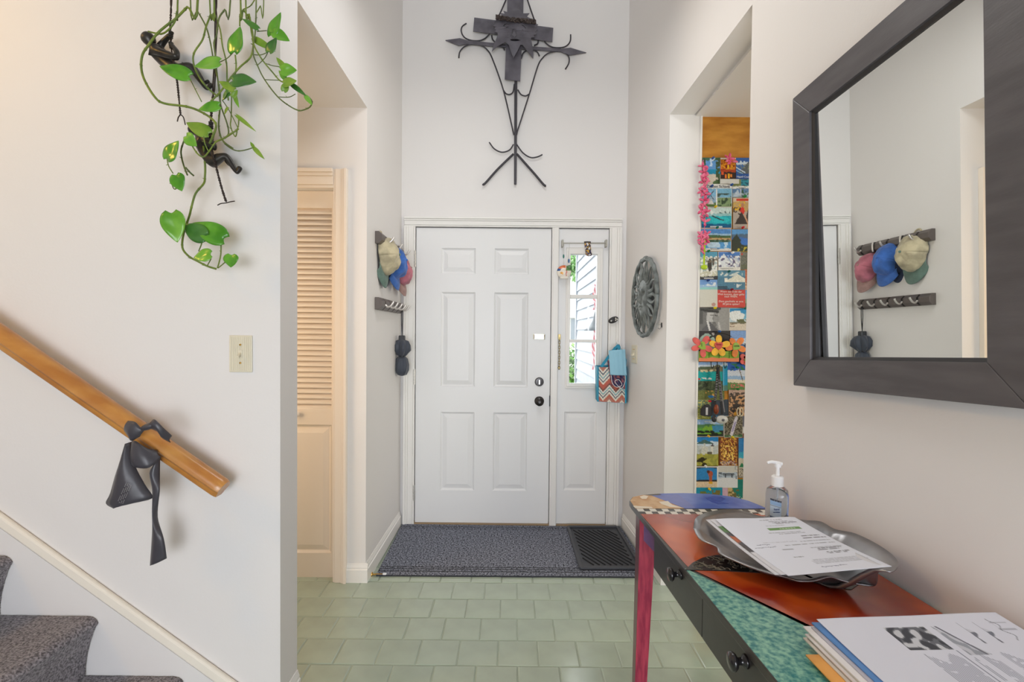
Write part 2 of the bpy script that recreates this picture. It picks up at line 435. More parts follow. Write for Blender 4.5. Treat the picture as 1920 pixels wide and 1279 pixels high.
for i in (0, 1):
    m = MB().box(gx0, gx1, yf - .012, yf + .03, g[i + 1][3], g[i][2]); m.build('muntin', TRIM, win, bevel=.003)
for i in range(3):
    MB().box(gx0, gx1, yf + .014, yf + .017, g[i][2], g[i][3]).build('pane', glass_pane_mat(), win)

m = MB().plate([ox0, ox1], [-.002, oz1], [(dl + .014, dr - .014, .02, dt - .014), (sl + .014, sr - .014, .02, dt - .014)], yf + .0455, yf + .09)
struct(m.build('trim_10', TRIM), 'white door stop frame behind the front door and sidelight edges', 'door stop frame')

# closet door
clo = thing('door_2', (cx - .19, YC, 0), 'cream louvred bifold closet door in the left hall', 'closet door', kind='structure')
yb = YC + .045; zl0 = PY(600, 766.5, yb).z; zl1 = PY(600, 390, yb).z; zp0 = PY(600, 1037, yb).z; zp1 = PY(600, 797, yb).z
zt = PY(600, 358, yb).z; zb0 = PY(600, 1085, yb).z
for leaf in range(2):
    x1 = cx - .002 - leaf*.378; x0 = x1 - .374
    hx = (x0 + .024, x1 - .024)
    MB().plate([x0, x1], [zb0, zt], [(hx[0], hx[1], zl0, zl1), (hx[0], hx[1], zp0, zp1)], yb, yb + .03).build('leaf_frame', CLOSETP, clo, bevel=.0015)
    m = MB(); raised_panel(m, hx[0], hx[1], zp0, zp1, yb); m.build('panel', CLOSETP, clo, fixn=False)
    ns = 37; st = (zl1 - zl0)/ns
    for i in range(ns):
        zc = zl0 + (i + .5)*st
        m = MB().hexa([(hx[0], yb + .002, zc - st*.62), (hx[1], yb + .002, zc - st*.62), (hx[1], yb + .024, zc + st*.30), (hx[0], yb + .024, zc + st*.30),
                       (hx[0], yb + .002, zc - st*.30), (hx[1], yb + .002, zc - st*.30), (hx[1], yb + .024, zc + st*.62), (hx[0], yb + .024, zc + st*.62)])
        m.build('slat', CLOSETP, clo)
    if leaf == 0:
        k = PY(559, 776, yb); k.x = min(k.x, x1 - .2)
        MB().lathe([(.009, 0), (.008, .008), (.014, .014), (.016, .022), (.013, .028), (.003, .031)], k, (0, -1, 0), 16).build('knob', CLOSETP, clo, smooth=True)
MB().box(cx - .755, cx, yb + .004, yb + .026, zt + .004, cz1).build('track', mat('track_dark', (60, 52, 46), rough=.5), clo)
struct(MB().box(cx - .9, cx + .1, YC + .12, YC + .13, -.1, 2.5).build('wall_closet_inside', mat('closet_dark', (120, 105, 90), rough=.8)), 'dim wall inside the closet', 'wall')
ct1 = PY(640, 318, YC).z
m = MB(); layered(m, cx + .001, ccr, 0, ct1, YC, 'l'); struct(m.build('trim_6', CLOSETP, bevel=.002), 'cream moulded casing beside the louvred closet door', 'door casing')
m = MB(); layered(m, cx - .84, cx + .001, cz1, ct1, YC, 'b'); struct(m.build('trim_7', CLOSETP, bevel=.002), 'cream moulded casing over the louvred closet door', 'door casing')

# stairs, skirt, handrail
CARPET = mat('grey_loop_carpet', (80, 75, 80), rough=.95, bump=.9, scale=200, c2=(158, 152, 157), vscale=150, sheen=.3, detail=1.5)
stairs = thing('staircase', (-1.5, 1.2, 0), 'grey loop-carpeted stairs rising to the left', 'stairs', kind='structure')
for k_ in range(4):
    zt_ = -.03 + .2*(k_ + 1); xn = -1.085 - .283*k_; zb = zt_ - .2 if k_ else 0
    prof = [(xn - .045, zb - (.03 if k_ else 0))]
    for i in range(1, 9): prof.append((xn - .045 + .037*(i/8)**2, zb + (zt_ - .03 - zb)*i/8))
    for i in range(1, 7): t = pi/2*i/6; prof.append((xn - .03 + .03*cos(t)*1.0, zt_ - .03 + .03*sin(t)))
    for i in range(1, 14): prof.append((xn - .03 - .30*i/13, zt_))
    L_ = [0]
    for i in range(1, len(prof)): L_.append(L_[-1] + sqrt((prof[i][0] - prof[i - 1][0])**2 + (prof[i][1] - prof[i - 1][1])**2))
    nu = 130
    def pf(u):
        d = u*L_[-1]; i = 1
        while i < len(L_) - 1 and L_[i] < d: i += 1
        t = (d - L_[i - 1])/max(1e-6, L_[i] - L_[i - 1]); a, b = prof[i - 1], prof[i]
        x, z = a[0] + (b[0] - a[0])*t, a[1] + (b[1] - a[1])*t
        tx, tz = b[0] - a[0], b[1] - a[1]; l = sqrt(tx*tx + tz*tz) + 1e-9
        return x, z, tz/l, -tx/l, d
    def cf(u, v):
        x, z, nx_, nz_, d = pf(u); y = 1.640 - .46*v
        h = abs(sin(d*pi/.0085 + 1.2*noise.noise(V((y*30, d*20, k_))))) + .5*noise.noise(V((y*160, d*160, k_*3)))
        h *= .0026
        return V((x + nx_*h, y, z + nz_*h))
    m = MB(); m.grid(cf, nu, 110)
    m.build('step', CARPET, stairs, smooth=True)
    MB().hexa([(xn - .06, .3, zb), (xn - .06, 1.64, zb), (xn - .34, 1.64, zb), (xn - .34, .3, zb), (xn - .04, .3, zt_ - .006), (xn - .04, 1.64, zt_ - .006), (xn - .34, 1.64, zt_ - .006), (xn - .34, .3, zt_ - .006)]).build('step_core', CARPET, stairs)
sk0 = PY(0, 955, YS); sk1 = PY(450, 1279, YS); sl_ = (sk1.z - sk0.z)/(sk1.x - sk0.x)
def skz(x): return sk0.z + sl_*(x - sk0.x)
xa, xb = -4.1, sk1.x + .12
m = MB().prism([[(xa, YS - .012, skz(xa) - .05), (xa, YS - .012, -.0), (-.86, YS - .012, 0), (-.86, YS - .012, skz(-.86) - .05)]], (0, .0119, 0))
struct(m.build('wall_stair_skirt', WALL), 'pale sloping skirt board beside the carpeted stairs', 'skirt board')
m = MB().prism([[(xa, YS - .020, skz(xa)), (xa, YS - .020, skz(xa) - .046), (xb, YS - .020, skz(xb) - .046), (xb, YS - .020, skz(xb))]], (0, .0199, 0))
struct(m.build('trim_8', mat('cream_trim', (240, 233, 220), rough=.35), bevel=.008, seg=3), 'cream sloping moulding over the stair skirt', 'moulding')

RAILW = mat('honey_maple', (176, 114, 50), rough=.32, c2=(198, 140, 70), vscale=5, stretch=(1.2, 6, 3), coat=.35, bump=.05)
r0 = PY(-120, 547, 1.575); r1 = PY(418, 918, 1.575)
d = (r1 - r0).normalized(); up = V((0, -1, 0)).cross(d); up = -up if up.z < 0 else up; fr = V((0, -1, 0))
prof = []
for i in range(20):
    t = 2*pi*i/20; a, b = .031*cos(t), .033*sin(t)
    if sin(t) < -.15: a *= .86
    if -.55 < sin(t) < -.2: a *= .86
    if sin(t) < -.8: b = -.027
    prof.append((a, b))
m = MB(); vs = []
stn = [(0, 1), (.985, 1), (.994, .97), (1, .9)]
for t, sc in stn:
    for a, b in prof: vs.append(r0 + (r1 - r0)*t + fr*a*sc + up*b*sc)
n = 20; fs = []
for i in range(len(stn) - 1):
    for k_ in range(n): fs.append((i*n + k_, i*n + (k_ + 1) % n, (i + 1)*n + (k_ + 1) % n, (i + 1)*n + k_))
fs += [tuple(range(n)), tuple((len(stn) - 1)*n + i for i in range(n))]
m.add(vs, fs)
rail = thing('handrail', (r1.x, 1.575, r1.z), 'honey wood handrail sloping down the stair wall', 'handrail')
m.build('rail', RAILW, rail, smooth=True, angle=40)
for t in (.03, .735):
    p = r0 + (r1 - r0)*t - up*.03
    MB().tube(smooth_path([p, p + V((0, .02, -.03)), p + V((0, .07, -.035))]), .006).lathe([(.022, 0), (.022, .005)], (p.x, YS, p.z - .035), (0, -1, 0)).build('bracket', BRASS, rail)
# ------------------------------------------------------------------ rubber band tied round the handrail
RUB = mat('black_rubber', (70, 68, 74), rough=.33, bump=.08, scale=60, spec=.45)
def rib(pairs, k=5, curl=.0):
    """pairs of (left px, right px, depth y): a strip surface"""
    A = smooth_path([PY(a[0], a[1], c[0]) for a, b, c in pairs], k); B = smooth_path([PY(b[0], b[1], c[1]) for a, b, c in pairs], k)
    m = MB(); n = 6; vs = []
    for p, q in zip(A, B):
        for i in range(n + 1):
            t = i/n; r = p.lerp(q, t); r.y -= curl*sin(pi*t); vs.append(r)
    fs = [(j*(n + 1) + i, j*(n + 1) + i + 1, (j + 1)*(n + 1) + i + 1, (j + 1)*(n + 1) + i) for j in range(len(A) - 1) for i in range(n)]
    return m.add(vs, fs)
def zq(x, y): return (185 + x/4.2633, 770 + y/4.2633)
band = thing('rubber_band', PY(262, 800, 1.53), 'dark grey rubber strip knotted around the handrail', 'rubber strip')
def addrib(name, pairs, curl=0.0, k=5):
    rib([(zq(*a), zq(*b), c) for a, b, c in pairs], k, curl).build(name, RUB, band, smooth=True, solid=.0022)
addrib('bow_loop', [((205, 160), (235, 82), (1.515, 1.515)), ((238, 205), (290, 90), (1.50, 1.50)), ((262, 240), (345, 140), (1.505, 1.50)), ((330, 205), (400, 130), (1.51, 1.51))], .006)
addrib('bow_tail', [((400, 140), (420, 90), (1.51, 1.51)), ((470, 165), (450, 72), (1.505, 1.50)), ((505, 215), (520, 140), (1.515, 1.505)), ((575, 255), (585, 200), (1.54, 1.53))], .008)
kp = PY(*zq(395, 128), 1.505)
MB().ell(kp, (.024, .013, .010), M=Matrix.Rotation(radians(-20), 3, 'Y')).build('knot', RUB, band, smooth=True)
addrib('wrap', [((262, 430), (270, 240), (1.515, 1.52)), ((300, 455), (300, 245), (1.50, 1.51)), ((405, 455), (385, 300), (1.505, 1.515)), ((500, 370), (470, 320), (1.53, 1.54))], .006)
addrib('folded_flap', [((240, 262), (268, 246), (1.545, 1.545)), ((150, 470), (290, 430), (1.53, 1.53)), ((95, 660), (370, 590), (1.525, 1.525)), ((60, 740), (428, 700), (1.525, 1.525)), ((122, 782), (250, 728), (1.53, 1.53))], .022, 4)
addrib('hanging_tail', [((440, 440), (490, 380), (1.54, 1.54)), ((408, 500), (488, 520), (1.53, 1.54)), ((430, 640), (488, 650), (1.545, 1.525)), ((432, 830), (470, 850), (1.53, 1.545)), ((428, 1000), (520, 1020), (1.535, 1.525)), ((412, 1240), (545, 1180), (1.54, 1.535))], .010)
PRINT = mat('faded_white_print', (150, 148, 150), rough=.7)
m = MB()
for r_ in range(4):
    for i in range(14):
        a = PY(*zq(150 + r_*14 + i*5.2, 735 - i*11.5 + r_*3), 1.4995 + .0), PY(*zq(150 + r_*14 + i*5.2 + 3.4, 735 - i*11.5 + r_*3 - 7.5), 1.4995)
        if (i*7 + r_*3) % 5: m.bar(a[0], a[1], .0016, .0004, (0, -1, 0))
m.build('faded_print', PRINT, band)

# light switch on the stair wall
def switch(base, n, u, w_, h, label, toggles=1, ribs=True, big=True):
    base = V(base); n = V(n).normalized(); u = V(u).normalized(); z = V((0, 0, 1))
    sw = thing('light_switch', base, label, 'light switch')
    def P(a, b, c): return base + u*a + z*b + n*c
    def bx(m, a0, a1, b0, b1, c0, c1):
        return m.hexa([P(a0, b0, c0), P(a1, b0, c0), P(a1, b1, c0), P(a0, b1, c0), P(a0, b0, c1), P(a1, b0, c1), P(a1, b1, c1), P(a0, b1, c1)])
    pl = bx(MB(), -w_/2, w_/2, -h/2, h/2, 0, .005).build('plate', IVORY, sw, bevel=.002)
    if ribs:
        m = MB()
        for i in range(11):
            a = -w_*.42 + w_*.84*i/10
            bx(m, a - .0016, a + .0016, -h*.46, h*.46, .005, .0062)
        m.build('ribbed_face', IVORY, pl)
    for i in range(toggles):
        a = (i - (toggles - 1)/2)*.024
        bx(MB(), a - .006, a + .006, -.013, .013, .005, .008).build('toggle_slot', IVORY, sw, bevel=.001)
        MB().hexa([P(a - .004, -.004, .007), P(a + .004, -.004, .007), P(a + .004, .005, .007), P(a - .004, .005, .007),
                   P(a - .003, -.012, .020), P(a + .003, -.012, .020), P(a + .003, -.006, .021), P(a - .003, -.006, .021)]).build('toggle', IVORY, sw)
        for s in (-1, 1): MB().lathe([(.0035, 0), (.0032, .0015), (.001, .002)], P(a, s*.030, .006), n, 10).build('screw', BRASS, sw)
    return sw
p = PY(452.5, 663.5, YS)
switch(p, (0, -1, 0), (1, 0, 0), 43/567, 69/567, 'ivory ribbed light switch plate on the stair wall')
p = PR(1190, 664)
switch(p, (-1, -.05, 0), (.05, -1, 0), .115, .115, 'ivory light switch plate beside the hanging tote bag', 2, False)
# small wall hook on the right alcove wall
p = PR(1241, 610)
hk = thing('wall_hook', p, 'tiny dark wall hook beside the sun plaque', 'hook')
MB().box(p.x - .004, p.x, p.y - .008, p.y + .008, p.z - .012, p.z + .014).build('hook_plate', DK, hk, bevel=.002)
MB().tube(smooth_path([p + V((-.004, 0, .006)), p + V((-.018, 0, .0)), p + V((-.022, 0, -.012)), p + V((-.012, 0, -.020)), p + V((-.004, 0, -.012))]), .003).build('hook_prong', CHROME, hk)

# ------------------------------------------------------------------ iron cross
IRON = mat('blued_iron', (96, 93, 101), rough=.5, metal=.12, bump=.25, scale=40, var=.12, vscale=12)
IRON2 = mat('dark_iron_rod', (62, 60, 66), rough=.5, metal=.15, bump=.2, scale=60)
YX = 3.405
def zc(x, y, Y=YX): return PY(820 + x/3.5533, y/3.5533, Y)
cross = thing('wall_cross', zc(520, 1225), 'dark iron wall cross with a sun-like face and curled rods', 'cross')
m = MB().prism([[zc(468, -150, YX - .01), zc(577, -150, YX - .01), zc(572, 95, YX - .01), zc(552, 540, YX - .01), zc(449, 528, YX - .01), zc(465, 95, YX - .01)]], (0, .006, 0))
m.build('upright_plate', IRON, cross, bevel=.001)
m = MB().prism([[zc(246, 116, YX - .004), zc(773, 185, YX - .004), zc(766, 278, YX - .004), zc(238, 207, YX - .004)]], (0, .006, 0)); m.build('cross_plate', IRON, cross, bevel=.001)
m = MB().prism([[zc(50, 265), zc(150, 252), zc(198, 266), zc(500, 296), zc(830, 322), zc(890, 316), zc(996, 348), zc(880, 366), zc(825, 344), zc(500, 318), zc(190, 292), zc(140, 301)]], (0, .014, 0))
m.build('spear_bar', IRON, cross, bevel=.004)
m = MB().prism([[zc(514, -150), zc(536, -150), zc(533, 540), zc(528, 1228), zc(511, 1228), zc(513, 540)]], (0, .016, 0)); m.build('upright_rod', IRON2, cross, bevel=.004)
def rod(pts, r=.0046, name='curled_rod', Y=YX + .006):
    MB().tube(smooth_path([zc(x, y, Y) for x, y in pts]), r, 8).build(name, IRON2, cross, smooth=True)
rod([(507, 1026), (400, 1130), (318, 1222), (303, 1226)], .0078, 'foot_rod'); rod([(530, 1026), (640, 1150), (708, 1230), (724, 1238)], .0078, 'foot_rod')
rod([(507, 962), (480, 1000), (430, 1014), (380, 992), (346, 948)]); rod([(528, 962), (570, 1018), (620, 1049), (665, 1046), (700, 1030)])
rod([(143, 386), (150, 345), (180, 312), (230, 296), (290, 303), (335, 335), (370, 400), (440, 600), (500, 855), (510, 900)])
rod([(853, 461), (876, 420), (876, 380), (850, 353), (800, 342), (740, 355), (700, 388), (668, 445), (612, 630), (538, 860), (528, 900)])
rod([(194, 156), (165, 178), (160, 212), (182, 250), (230, 270), (290, 269), (335, 240), (375, 178), (452, 10), (500, -130)])
rod([(888, 230), (885, 275), (860, 306), (820, 318), (760, 312), (715, 275), (665, 180), (604, 10), (560, -130)])
rod([(440, 600), (458, 624), (484, 629), (505, 610), (513, 560)]); rod([(536, 598), (558, 630), (588, 639), (610, 628)])
rod([(362, 235), (368, 262), (386, 282)], .005); rod([(673, 265), (668, 290), (645, 303)], .005)
rod([(420, 308), (438, 316), (449, 334)], .005); rod([(558, 392), (572, 354), (600, 336), (645, 335), (668, 350), (680, 374)], .005)
def zf(x, y, Y): return PY(910 + x/10.658, y/10.658, Y)
FY = YX - .035
def facept(x, y):
    r2 = ((x - 590)/520)**2 + ((y - 620)/520)**2
    return zf(x, y, FY - .03*max(0, 1 - r2))
outer = [(232, 392), (178, 446), (200, 468), (158, 522), (208, 530), (178, 582), (214, 592), (186, 646), (240, 652), (250, 700), (236, 742), (180, 870), (128, 1032), (240, 930), (330, 880), (402, 846), (470, 900), (500, 1000), (560, 1162), (640, 1020), (700, 900), (748, 900), (850, 1040), (955, 1172), (962, 1060), (940, 920), (908, 760), (986, 742), (962, 704), (1030, 690), (990, 642), (1046, 600), (1004, 556), (1056, 492), (984, 470), (960, 400), (830, 335), (882, 268), (740, 272), (690, 200), (610, 165), (530, 200), (470, 252), (362, 222), (388, 280), (300, 260), (330, 320)]
slots = [[(360, 520), (385, 490), (430, 476), (470, 484), (465, 496), (430, 490), (395, 504), (370, 530)], [(412, 556), (440, 540), (468, 545), (462, 556), (438, 552), (420, 566)],
         [(720, 498), (770, 520), (812, 572), (800, 574), (762, 532), (722, 510)], [(735, 585), (758, 605), (752, 612), (734, 596)], [(490, 800), (520, 780), (640, 784), (700, 806), (640, 824), (530, 822)]]
m = MB()
polys = [[V((x, y, 0)) for x, y in r] for r in [outer] + slots]
tri = tessellate_polygon(polys); flat = [p for r in polys for p in r]
b = bmesh.new(); bv = [b.verts.new(p) for p in flat]
for t in tri:
    try: b.faces.new([bv[i] for i in t])
    except ValueError: pass
bmesh.ops.subdivide_edges(b, edges=[e for e in b.edges if e.calc_length() > 160], cuts=2, use_grid_fill=True)
bmesh.ops.triangulate(b, faces=b.faces); b.verts.index_update()
m.add([facept(v.co.x, v.co.y) for v in b.verts], [tuple(v.index for v in f_.verts) for f_ in b.faces]); b.free()
face = m.build('face_mask', IRON, cross, solid=.004)
nz = [zf(540, 570, FY - .028), zf(610, 570, FY - .028), zf(622, 700, FY - .055), zf(585, 742, FY - .058), zf(530, 700, FY - .052), zf(575, 600, FY - .052)]
MB().add(nz, [(0, 5, 4), (5, 1, 2), (5, 2, 3), (5, 3, 4), (0, 1, 5), (0, 4, 3), (1, 3, 2), (0, 3, 1)]).build('nose', IRON, face)
random.seed(3); m = MB()
for sph in range(9):
    pts = []
    for i in range(40):
        t = i/39; x = 215 + 790*t; y = 340 + 95*t + 60*sin(pi*t)*.2 + random.uniform(-46, 46)
        q = zf(x, y, FY - .03*max(0, 1 - ((x - 590)/520)**2) + random.uniform(-.022, .008)); pts.append(q)
    m.tube(smooth_path(pts, 2), .0042, 5)
m.build('thorn_crown', mat('rusty_wire', (84, 74, 70), rough=.6, metal=.3, bump=.2), cross)

# ------------------------------------------------------------------ sun plaque
VERD = mat('verdigris_metal', (88, 94, 93), rough=.5, metal=.3, c2=(134, 141, 140), vscale=22, bump=.25, scale=90)
a = PR(1186, 556, .03); b_ = PR(1231, 556, .03); SY = (a.y + b_.y)/2; SR = .238
SZ = (PR(1209, 485, .03).z + PR(1209, 629, .03).z)/2; SX = rx(SY, .012)
sun = thing('sun_plaque', (SX, SY, SZ), 'round grey-green metal sun face hung on the right alcove wall', 'wall plaque')
AX = V((.05, -1, 0)).normalized(); NX = V((-1, -.05, 0)).normalized()
def SP(r, t, h): return V((SX, SY, SZ)) + AX*(r*cos(t)) + V((0, 0, r*sin(t))) + NX*h
m = MB(); m.tube([SP(SR - .014 + .003*sin(18*2*pi*i/96), 2*pi*i/96, .014) for i in range(97)], .013, 8); m.build('rim', VERD, sun, smooth=True)
NR = 26
for k in range(NR):
    t0 = 2*pi*k/NR; lg = .205 if k % 2 else .228; m = MB(); L_, R_ = [], []
    for i in range(9):
        s_ = i/8; r = .10 + (lg - .10)*s_; wv = .10*sin(s_*5.0 + k % 2*pi)*s_; hw = .014*(1 - s_)**.7 + .0015
        L_.append(SP(r, t0 + wv - hw/r, .016)); R_.append(SP(r, t0 + wv + hw/r, .016))
    C_ = [(p + q)/2 + NX*.012*(1 - i/9) for i, (p, q) in enumerate(zip(L_, R_))]
    vs = L_ + C_ + R_; fs = []
    for i in range(8): fs += [(i, i + 1, 10 + i, 9 + i), (9 + i, 10 + i, 19 + i, 18 + i)]
    m.add(vs, fs).build('ray', VERD, sun, smooth=True, solid=.004)
def fh(x, z):
    r = sqrt((x/.115)**2 + (z/.125)**2); h = .010 + .024*sqrt(max(0, 1 - r*r*.93))
    h += .018*exp(-((x/.014)**2))*exp(-(((z + .004)/.034)**2)) + .010*exp(-((x/.02)**2) - (((z + .022)/.013)**2))
    for s in (-1, 1):
        h -= .018*exp(-(((x - s*.038)/.017)**2) - (((z - .022)/.011)**2)); h += .009*exp(-(((x - s*.038)/.012)**2) - (((z - .022)/.006)**2))
        h += .012*exp(-(((x - s*.036)/.026)**2) - (((z - .044)/.008)**2)); h += .008*exp(-(((x - s*.05)/.03)**2) - (((z + .025)/.03)**2))
    h += .012*exp(-((x/.028)**2) - (((z + .053)/.007)**2)) + .012*exp(-((x/.022)**2) - (((z + .068)/.007)**2)) - .010*exp(-((x/.032)**2) - (((z + .060)/.004)**2))
    h += .010*exp(-((x/.03)**2) - (((z + .095)/.018)**2))
    return h
def ff(u, v):
    r = u; t = 2*pi*v; x = .115*r*cos(t); z = .125*r*sin(t)
    return V((SX, SY, SZ)) + AX*x + V((0, 0, z)) + NX*fh(x, z)
m = MB().grid(ff, 28, 64); m.build('sun_face', VERD, sun, smooth=True)
MB().lathe([(.05, 0), (.05, .02)], V((SX, SY, SZ)) - NX*.011, NX, 16).build('wall_mount', VERD, sun)

# ------------------------------------------------------------------ hook racks, caps, umbrella on the left wall
RACK = mat('brushed_taupe_metal', (104, 96, 92), rough=.42, metal=.35)
GAP = mat('black_gap', (26, 24, 24), rough=.5)
SIL = mat('satin_silver', (214, 208, 202), rough=.3, metal=.75)
def rack(y0, y1, zc_, label, hooks_out):
    r = thing('hook_rack', (XL, (y0 + y1)/2, zc_ - .034), label, 'hook rack', 'hook racks on the left wall')
    h, dpt = .034, .040
    prof = [(0, -h), (.022, -h), (dpt, -h*.45), (dpt, h*.45), (.022, h), (0, h)]
    def seg(m, a, b, sc=1.0):
        vs = [V((XL + q[0]*sc, y, zc_ + q[1]*sc)) for y in (a, b) for q in prof]
        return m.add(vs, [(i, (i + 1) % 6, (i + 1) % 6 + 6, i + 6) for i in range(6)] + [tuple(range(6)), tuple(range(11, 5, -1))])
    seg(MB(), y0 + .001, y1 - .001, .9).build('back_rail', GAP, r)
    n = 5; L_ = y1 - y0; cuts = [0, .13, .335, .54, .745, .95]
    edges = [0] + cuts[1:5] + [.965]
    for i in range(6):
        a = y0 + L_*([0, .135, .33, .525, .72, .915][i] + (.030 if i else 0)); b = y0 + L_*([.135, .33, .525, .72, .915, 1.0][i])
        seg(MB(), a, b).build('bar_segment', RACK, r, bevel=.002)
    for i in range(5):
        yy = y0 + L_*[.135, .33, .525, .72, .915][i] + .006
        if hooks_out[i]:
            pts = [(XL + .038, yy, zc_ - .004), (XL + .050, yy, zc_ - .014), (XL + .066, yy, zc_ - .012), (XL + .080, yy, zc_ + .004), (XL + .086, yy, zc_ + .016)]
        else:
            pts = [(XL + .040, yy, zc_ - .030), (XL + .045, yy, zc_ - .014), (XL + .046, yy, zc_ + .012), (XL + .043, yy, zc_ + .028)]
        MB().tube(smooth_path(pts), .0062, 8).build('hook', SIL, r, smooth=True)
    return r
ya = PX(701, 440, XL).y; zU = PX(701, 441, XL).z; zL = PX(700, 566, XL).z
rack(ya + .02, ya + .58, zU - .006, 'taupe upper hook rack holding the baseball caps', [1, 0, 1, 0, 1])
rack(ya + .02, ya + .58, zL - .006, 'taupe lower hook rack above the folded umbrella', [1, 1, 1, 1, 1])
def cap(name, loc, c1, c2, tilt, yaw_, label, sc=1.0, bill2=None, seed=1, strap=None):
    M = Matrix(((0, 0, 1), (-1, 0, 0), (0, -1, 0)))            # x->-Y, y(bill)->-Z, z(crown)->+X
    M = Matrix.Rotation(yaw_, 3, 'X') @ Matrix.Rotation(tilt, 3, 'Y') @ M
    loc = V(loc)
    def T(p): return loc + M @ (V(p)*sc)
    F1 = mat('cap_cloth_%d%d%d' % c1, c1, rough=.9, bump=.35, scale=45, var=.10, vscale=18, sheen=.2)
    F2 = mat('bill_cloth_%d%d%d' % c2, c2, rough=.9, bump=.25, scale=120, var=.07, vscale=25, sheen=.2)
    root = thing('baseball_cap', loc, label, 'cap', 'baseball caps on the upper rack')
    def cf(u, v):
        t = 2*pi*u; a = v*pi/2
        sx, sy, sz = .084, .110, .095
        e = .85
        r = cos(a)**e
        p = V((sx*r*cos(t), sy*r*sin(t), sz*sin(a)**1.05))
        q = 1 + .10*noise.noise(p*22 + V((seed*7, 0, 0))) + .045*noise.noise(p*52 + V((0, seed*5, 0)))
        seam = .012*(abs(cos(3*t))**30)*cos(a)
        p *= (q - seam)
        if p.z < .03 and sin(t) < -.75: p.y += .0
        return T(p)
    m = MB().grid(cf, 60, 18); cr = m.build('crown', F1, root, smooth=True, solid=.003)
    MB().ell(T((0, 0, .097)), (.008*sc,)*3, 10, 6).build('button', F2, cr, smooth=True)
    def bf(u, v):
        t = (u - .5)*2*radians(68); x = .086*sin(t); y0 = .108*cos(t)
        ext = .082*(cos(t*.92))**.6
        y = y0 + ext*v; z = .004 - 3.0*x*x*(.35 + .65*v) - .012*v + .010*sin(pi*v)
        return T((x*(1 + .06*v), y - .006, z))
    m = MB().grid(bf, 24, 10); m.build('bill', F2, root, smooth=True, solid=.004)
    pts = [T((.052*cos(t), -.086 - .022*abs(sin(t)) + .0, .012 + .018*sin(t))) for t in [pi*i/10 for i in range(11)]]
    top = [T((.03*cos(t), -.100 - .040*sin(t), .006)) for t in [pi*i/10 for i in range(11)]]
    MB().tube(top, .0055, 6, .5).build('strap', mat('strap_%d%d%d' % (strap or c1), strap or c1, rough=.85), root, smooth=True)
    return root
cap('khaki', (-.757, 2.905, 1.765), (180, 170, 142), (100, 124, 114), radians(-6), radians(6), 'faded khaki baseball cap with green bill on the nearest hook', 1.0, seed=1)
cap('blue', (-.742, 3.075, 1.75), (58, 102, 178), (62, 104, 176), radians(-12), radians(14), 'bright blue baseball cap with blue bill between khaki and pink caps', .92, seed=2)
cap('navy', (-.766, 3.065, 1.735), (40, 52, 84), (44, 56, 84), radians(2), radians(-10), 'navy baseball cap mostly hidden behind the bright blue cap', .78, seed=3)
cap('pink', (-.745, 3.245, 1.72), (178, 106, 120), (160, 128, 122), radians(-16), radians(14), 'faded pink baseball cap with greyish bill nearest the front door', .90, seed=4, strap=(196, 44, 70))
# umbrella
NYL = mat('slate_nylon', (58, 64, 76), rough=.55, bump=.2, scale=30, sheen=.2)
ux, uy = -.732, ya + .02 + .56*.915 + .006
umb = thing('umbrella', (ux, uy, 1.02), 'folded slate nylon umbrella hanging by its cord', 'umbrella')
ut = PY(751, 629, uy).z; ub = PY(751, 699, uy).z; uh = ut - ub
MB().tube(smooth_path([(ux + .004, uy, zL - .010), (ux + .003, uy + .003, (zL + ut)/2), (ux, uy, ut)]), .0028, 6).tube(smooth_path([(ux - .004, uy, zL - .010), (ux - .003, uy - .003, (zL + ut)/2), (ux, uy, ut)]), .0028, 6).build('cord', BLACK, umb)
MB().box(ux - .020, ux + .020, uy - .018, uy + .018, ut - .035, ut).build('handle', mat('umbrella_handle', (52, 54, 58), rough=.4), umb, bevel=.006)
prof = [(.012, 0), (.040, -.012), (.052, -.04), (.050, -.075), (.034, -.10), (.020, -.115)]
MB().lathe([(r, ut - .025 - uy*0 + h - ut) for r, h in prof], (ux, uy, ut), (0, 0, 1), 40, fn=lambda t, i: 1 + (.30*cos(6*t + i*.4) + .16*cos(3*t + 1))*(.4 + .2*i if i < 4 else .5)).build('upper_folds', NYL, umb, smooth=True)
zl_ = ut - .135
prof = [(.018, 0), (.036, -.02), (.044, -.06), (.042, -.095), (.028, -.125), (.006, -.132)]
MB().lathe([(r, h) for r, h in prof], (ux, uy, zl_), (0, 0, 1), 36, fn=lambda t, i: 1 + .14*cos(5*t + i*.3)).build('lower_folds', NYL, umb, smooth=True)
MB().lathe([(.021, .012), (.024, 0), (.021, -.012)], (ux, uy, zl_ + .004), (0, 0, 1), 16).build('tie_strap', BLACK, umb)

# ------------------------------------------------------------------ things hung on door frame and sidelight
yr = yf - .045
rp0 = PY(1055, 456, yr); rp1 = PY(1137, 456, yr)
rodt = thing('curtain_rod', (rp0 + rp1)/2, 'thin white metal curtain rod over the sidelight', 'curtain rod')
GW = mat('greyed_white_metal', (170, 168, 158), rough=.4, metal=.3)
MB().tube([rp0, rp1], .0035, 8).build('rod', GW, rodt)
MB().tube([rp0.lerp(rp1, .62), rp1], .0045, 8).build('rod_sleeve', GW, rodt)
for q in (rp0, rp1):
    MB().box(q.x - .006, q.x + .006, q.y - .004, yf, q.z - .024, q.z + .024).build('rod_bracket', GW, rodt, bevel=.002)
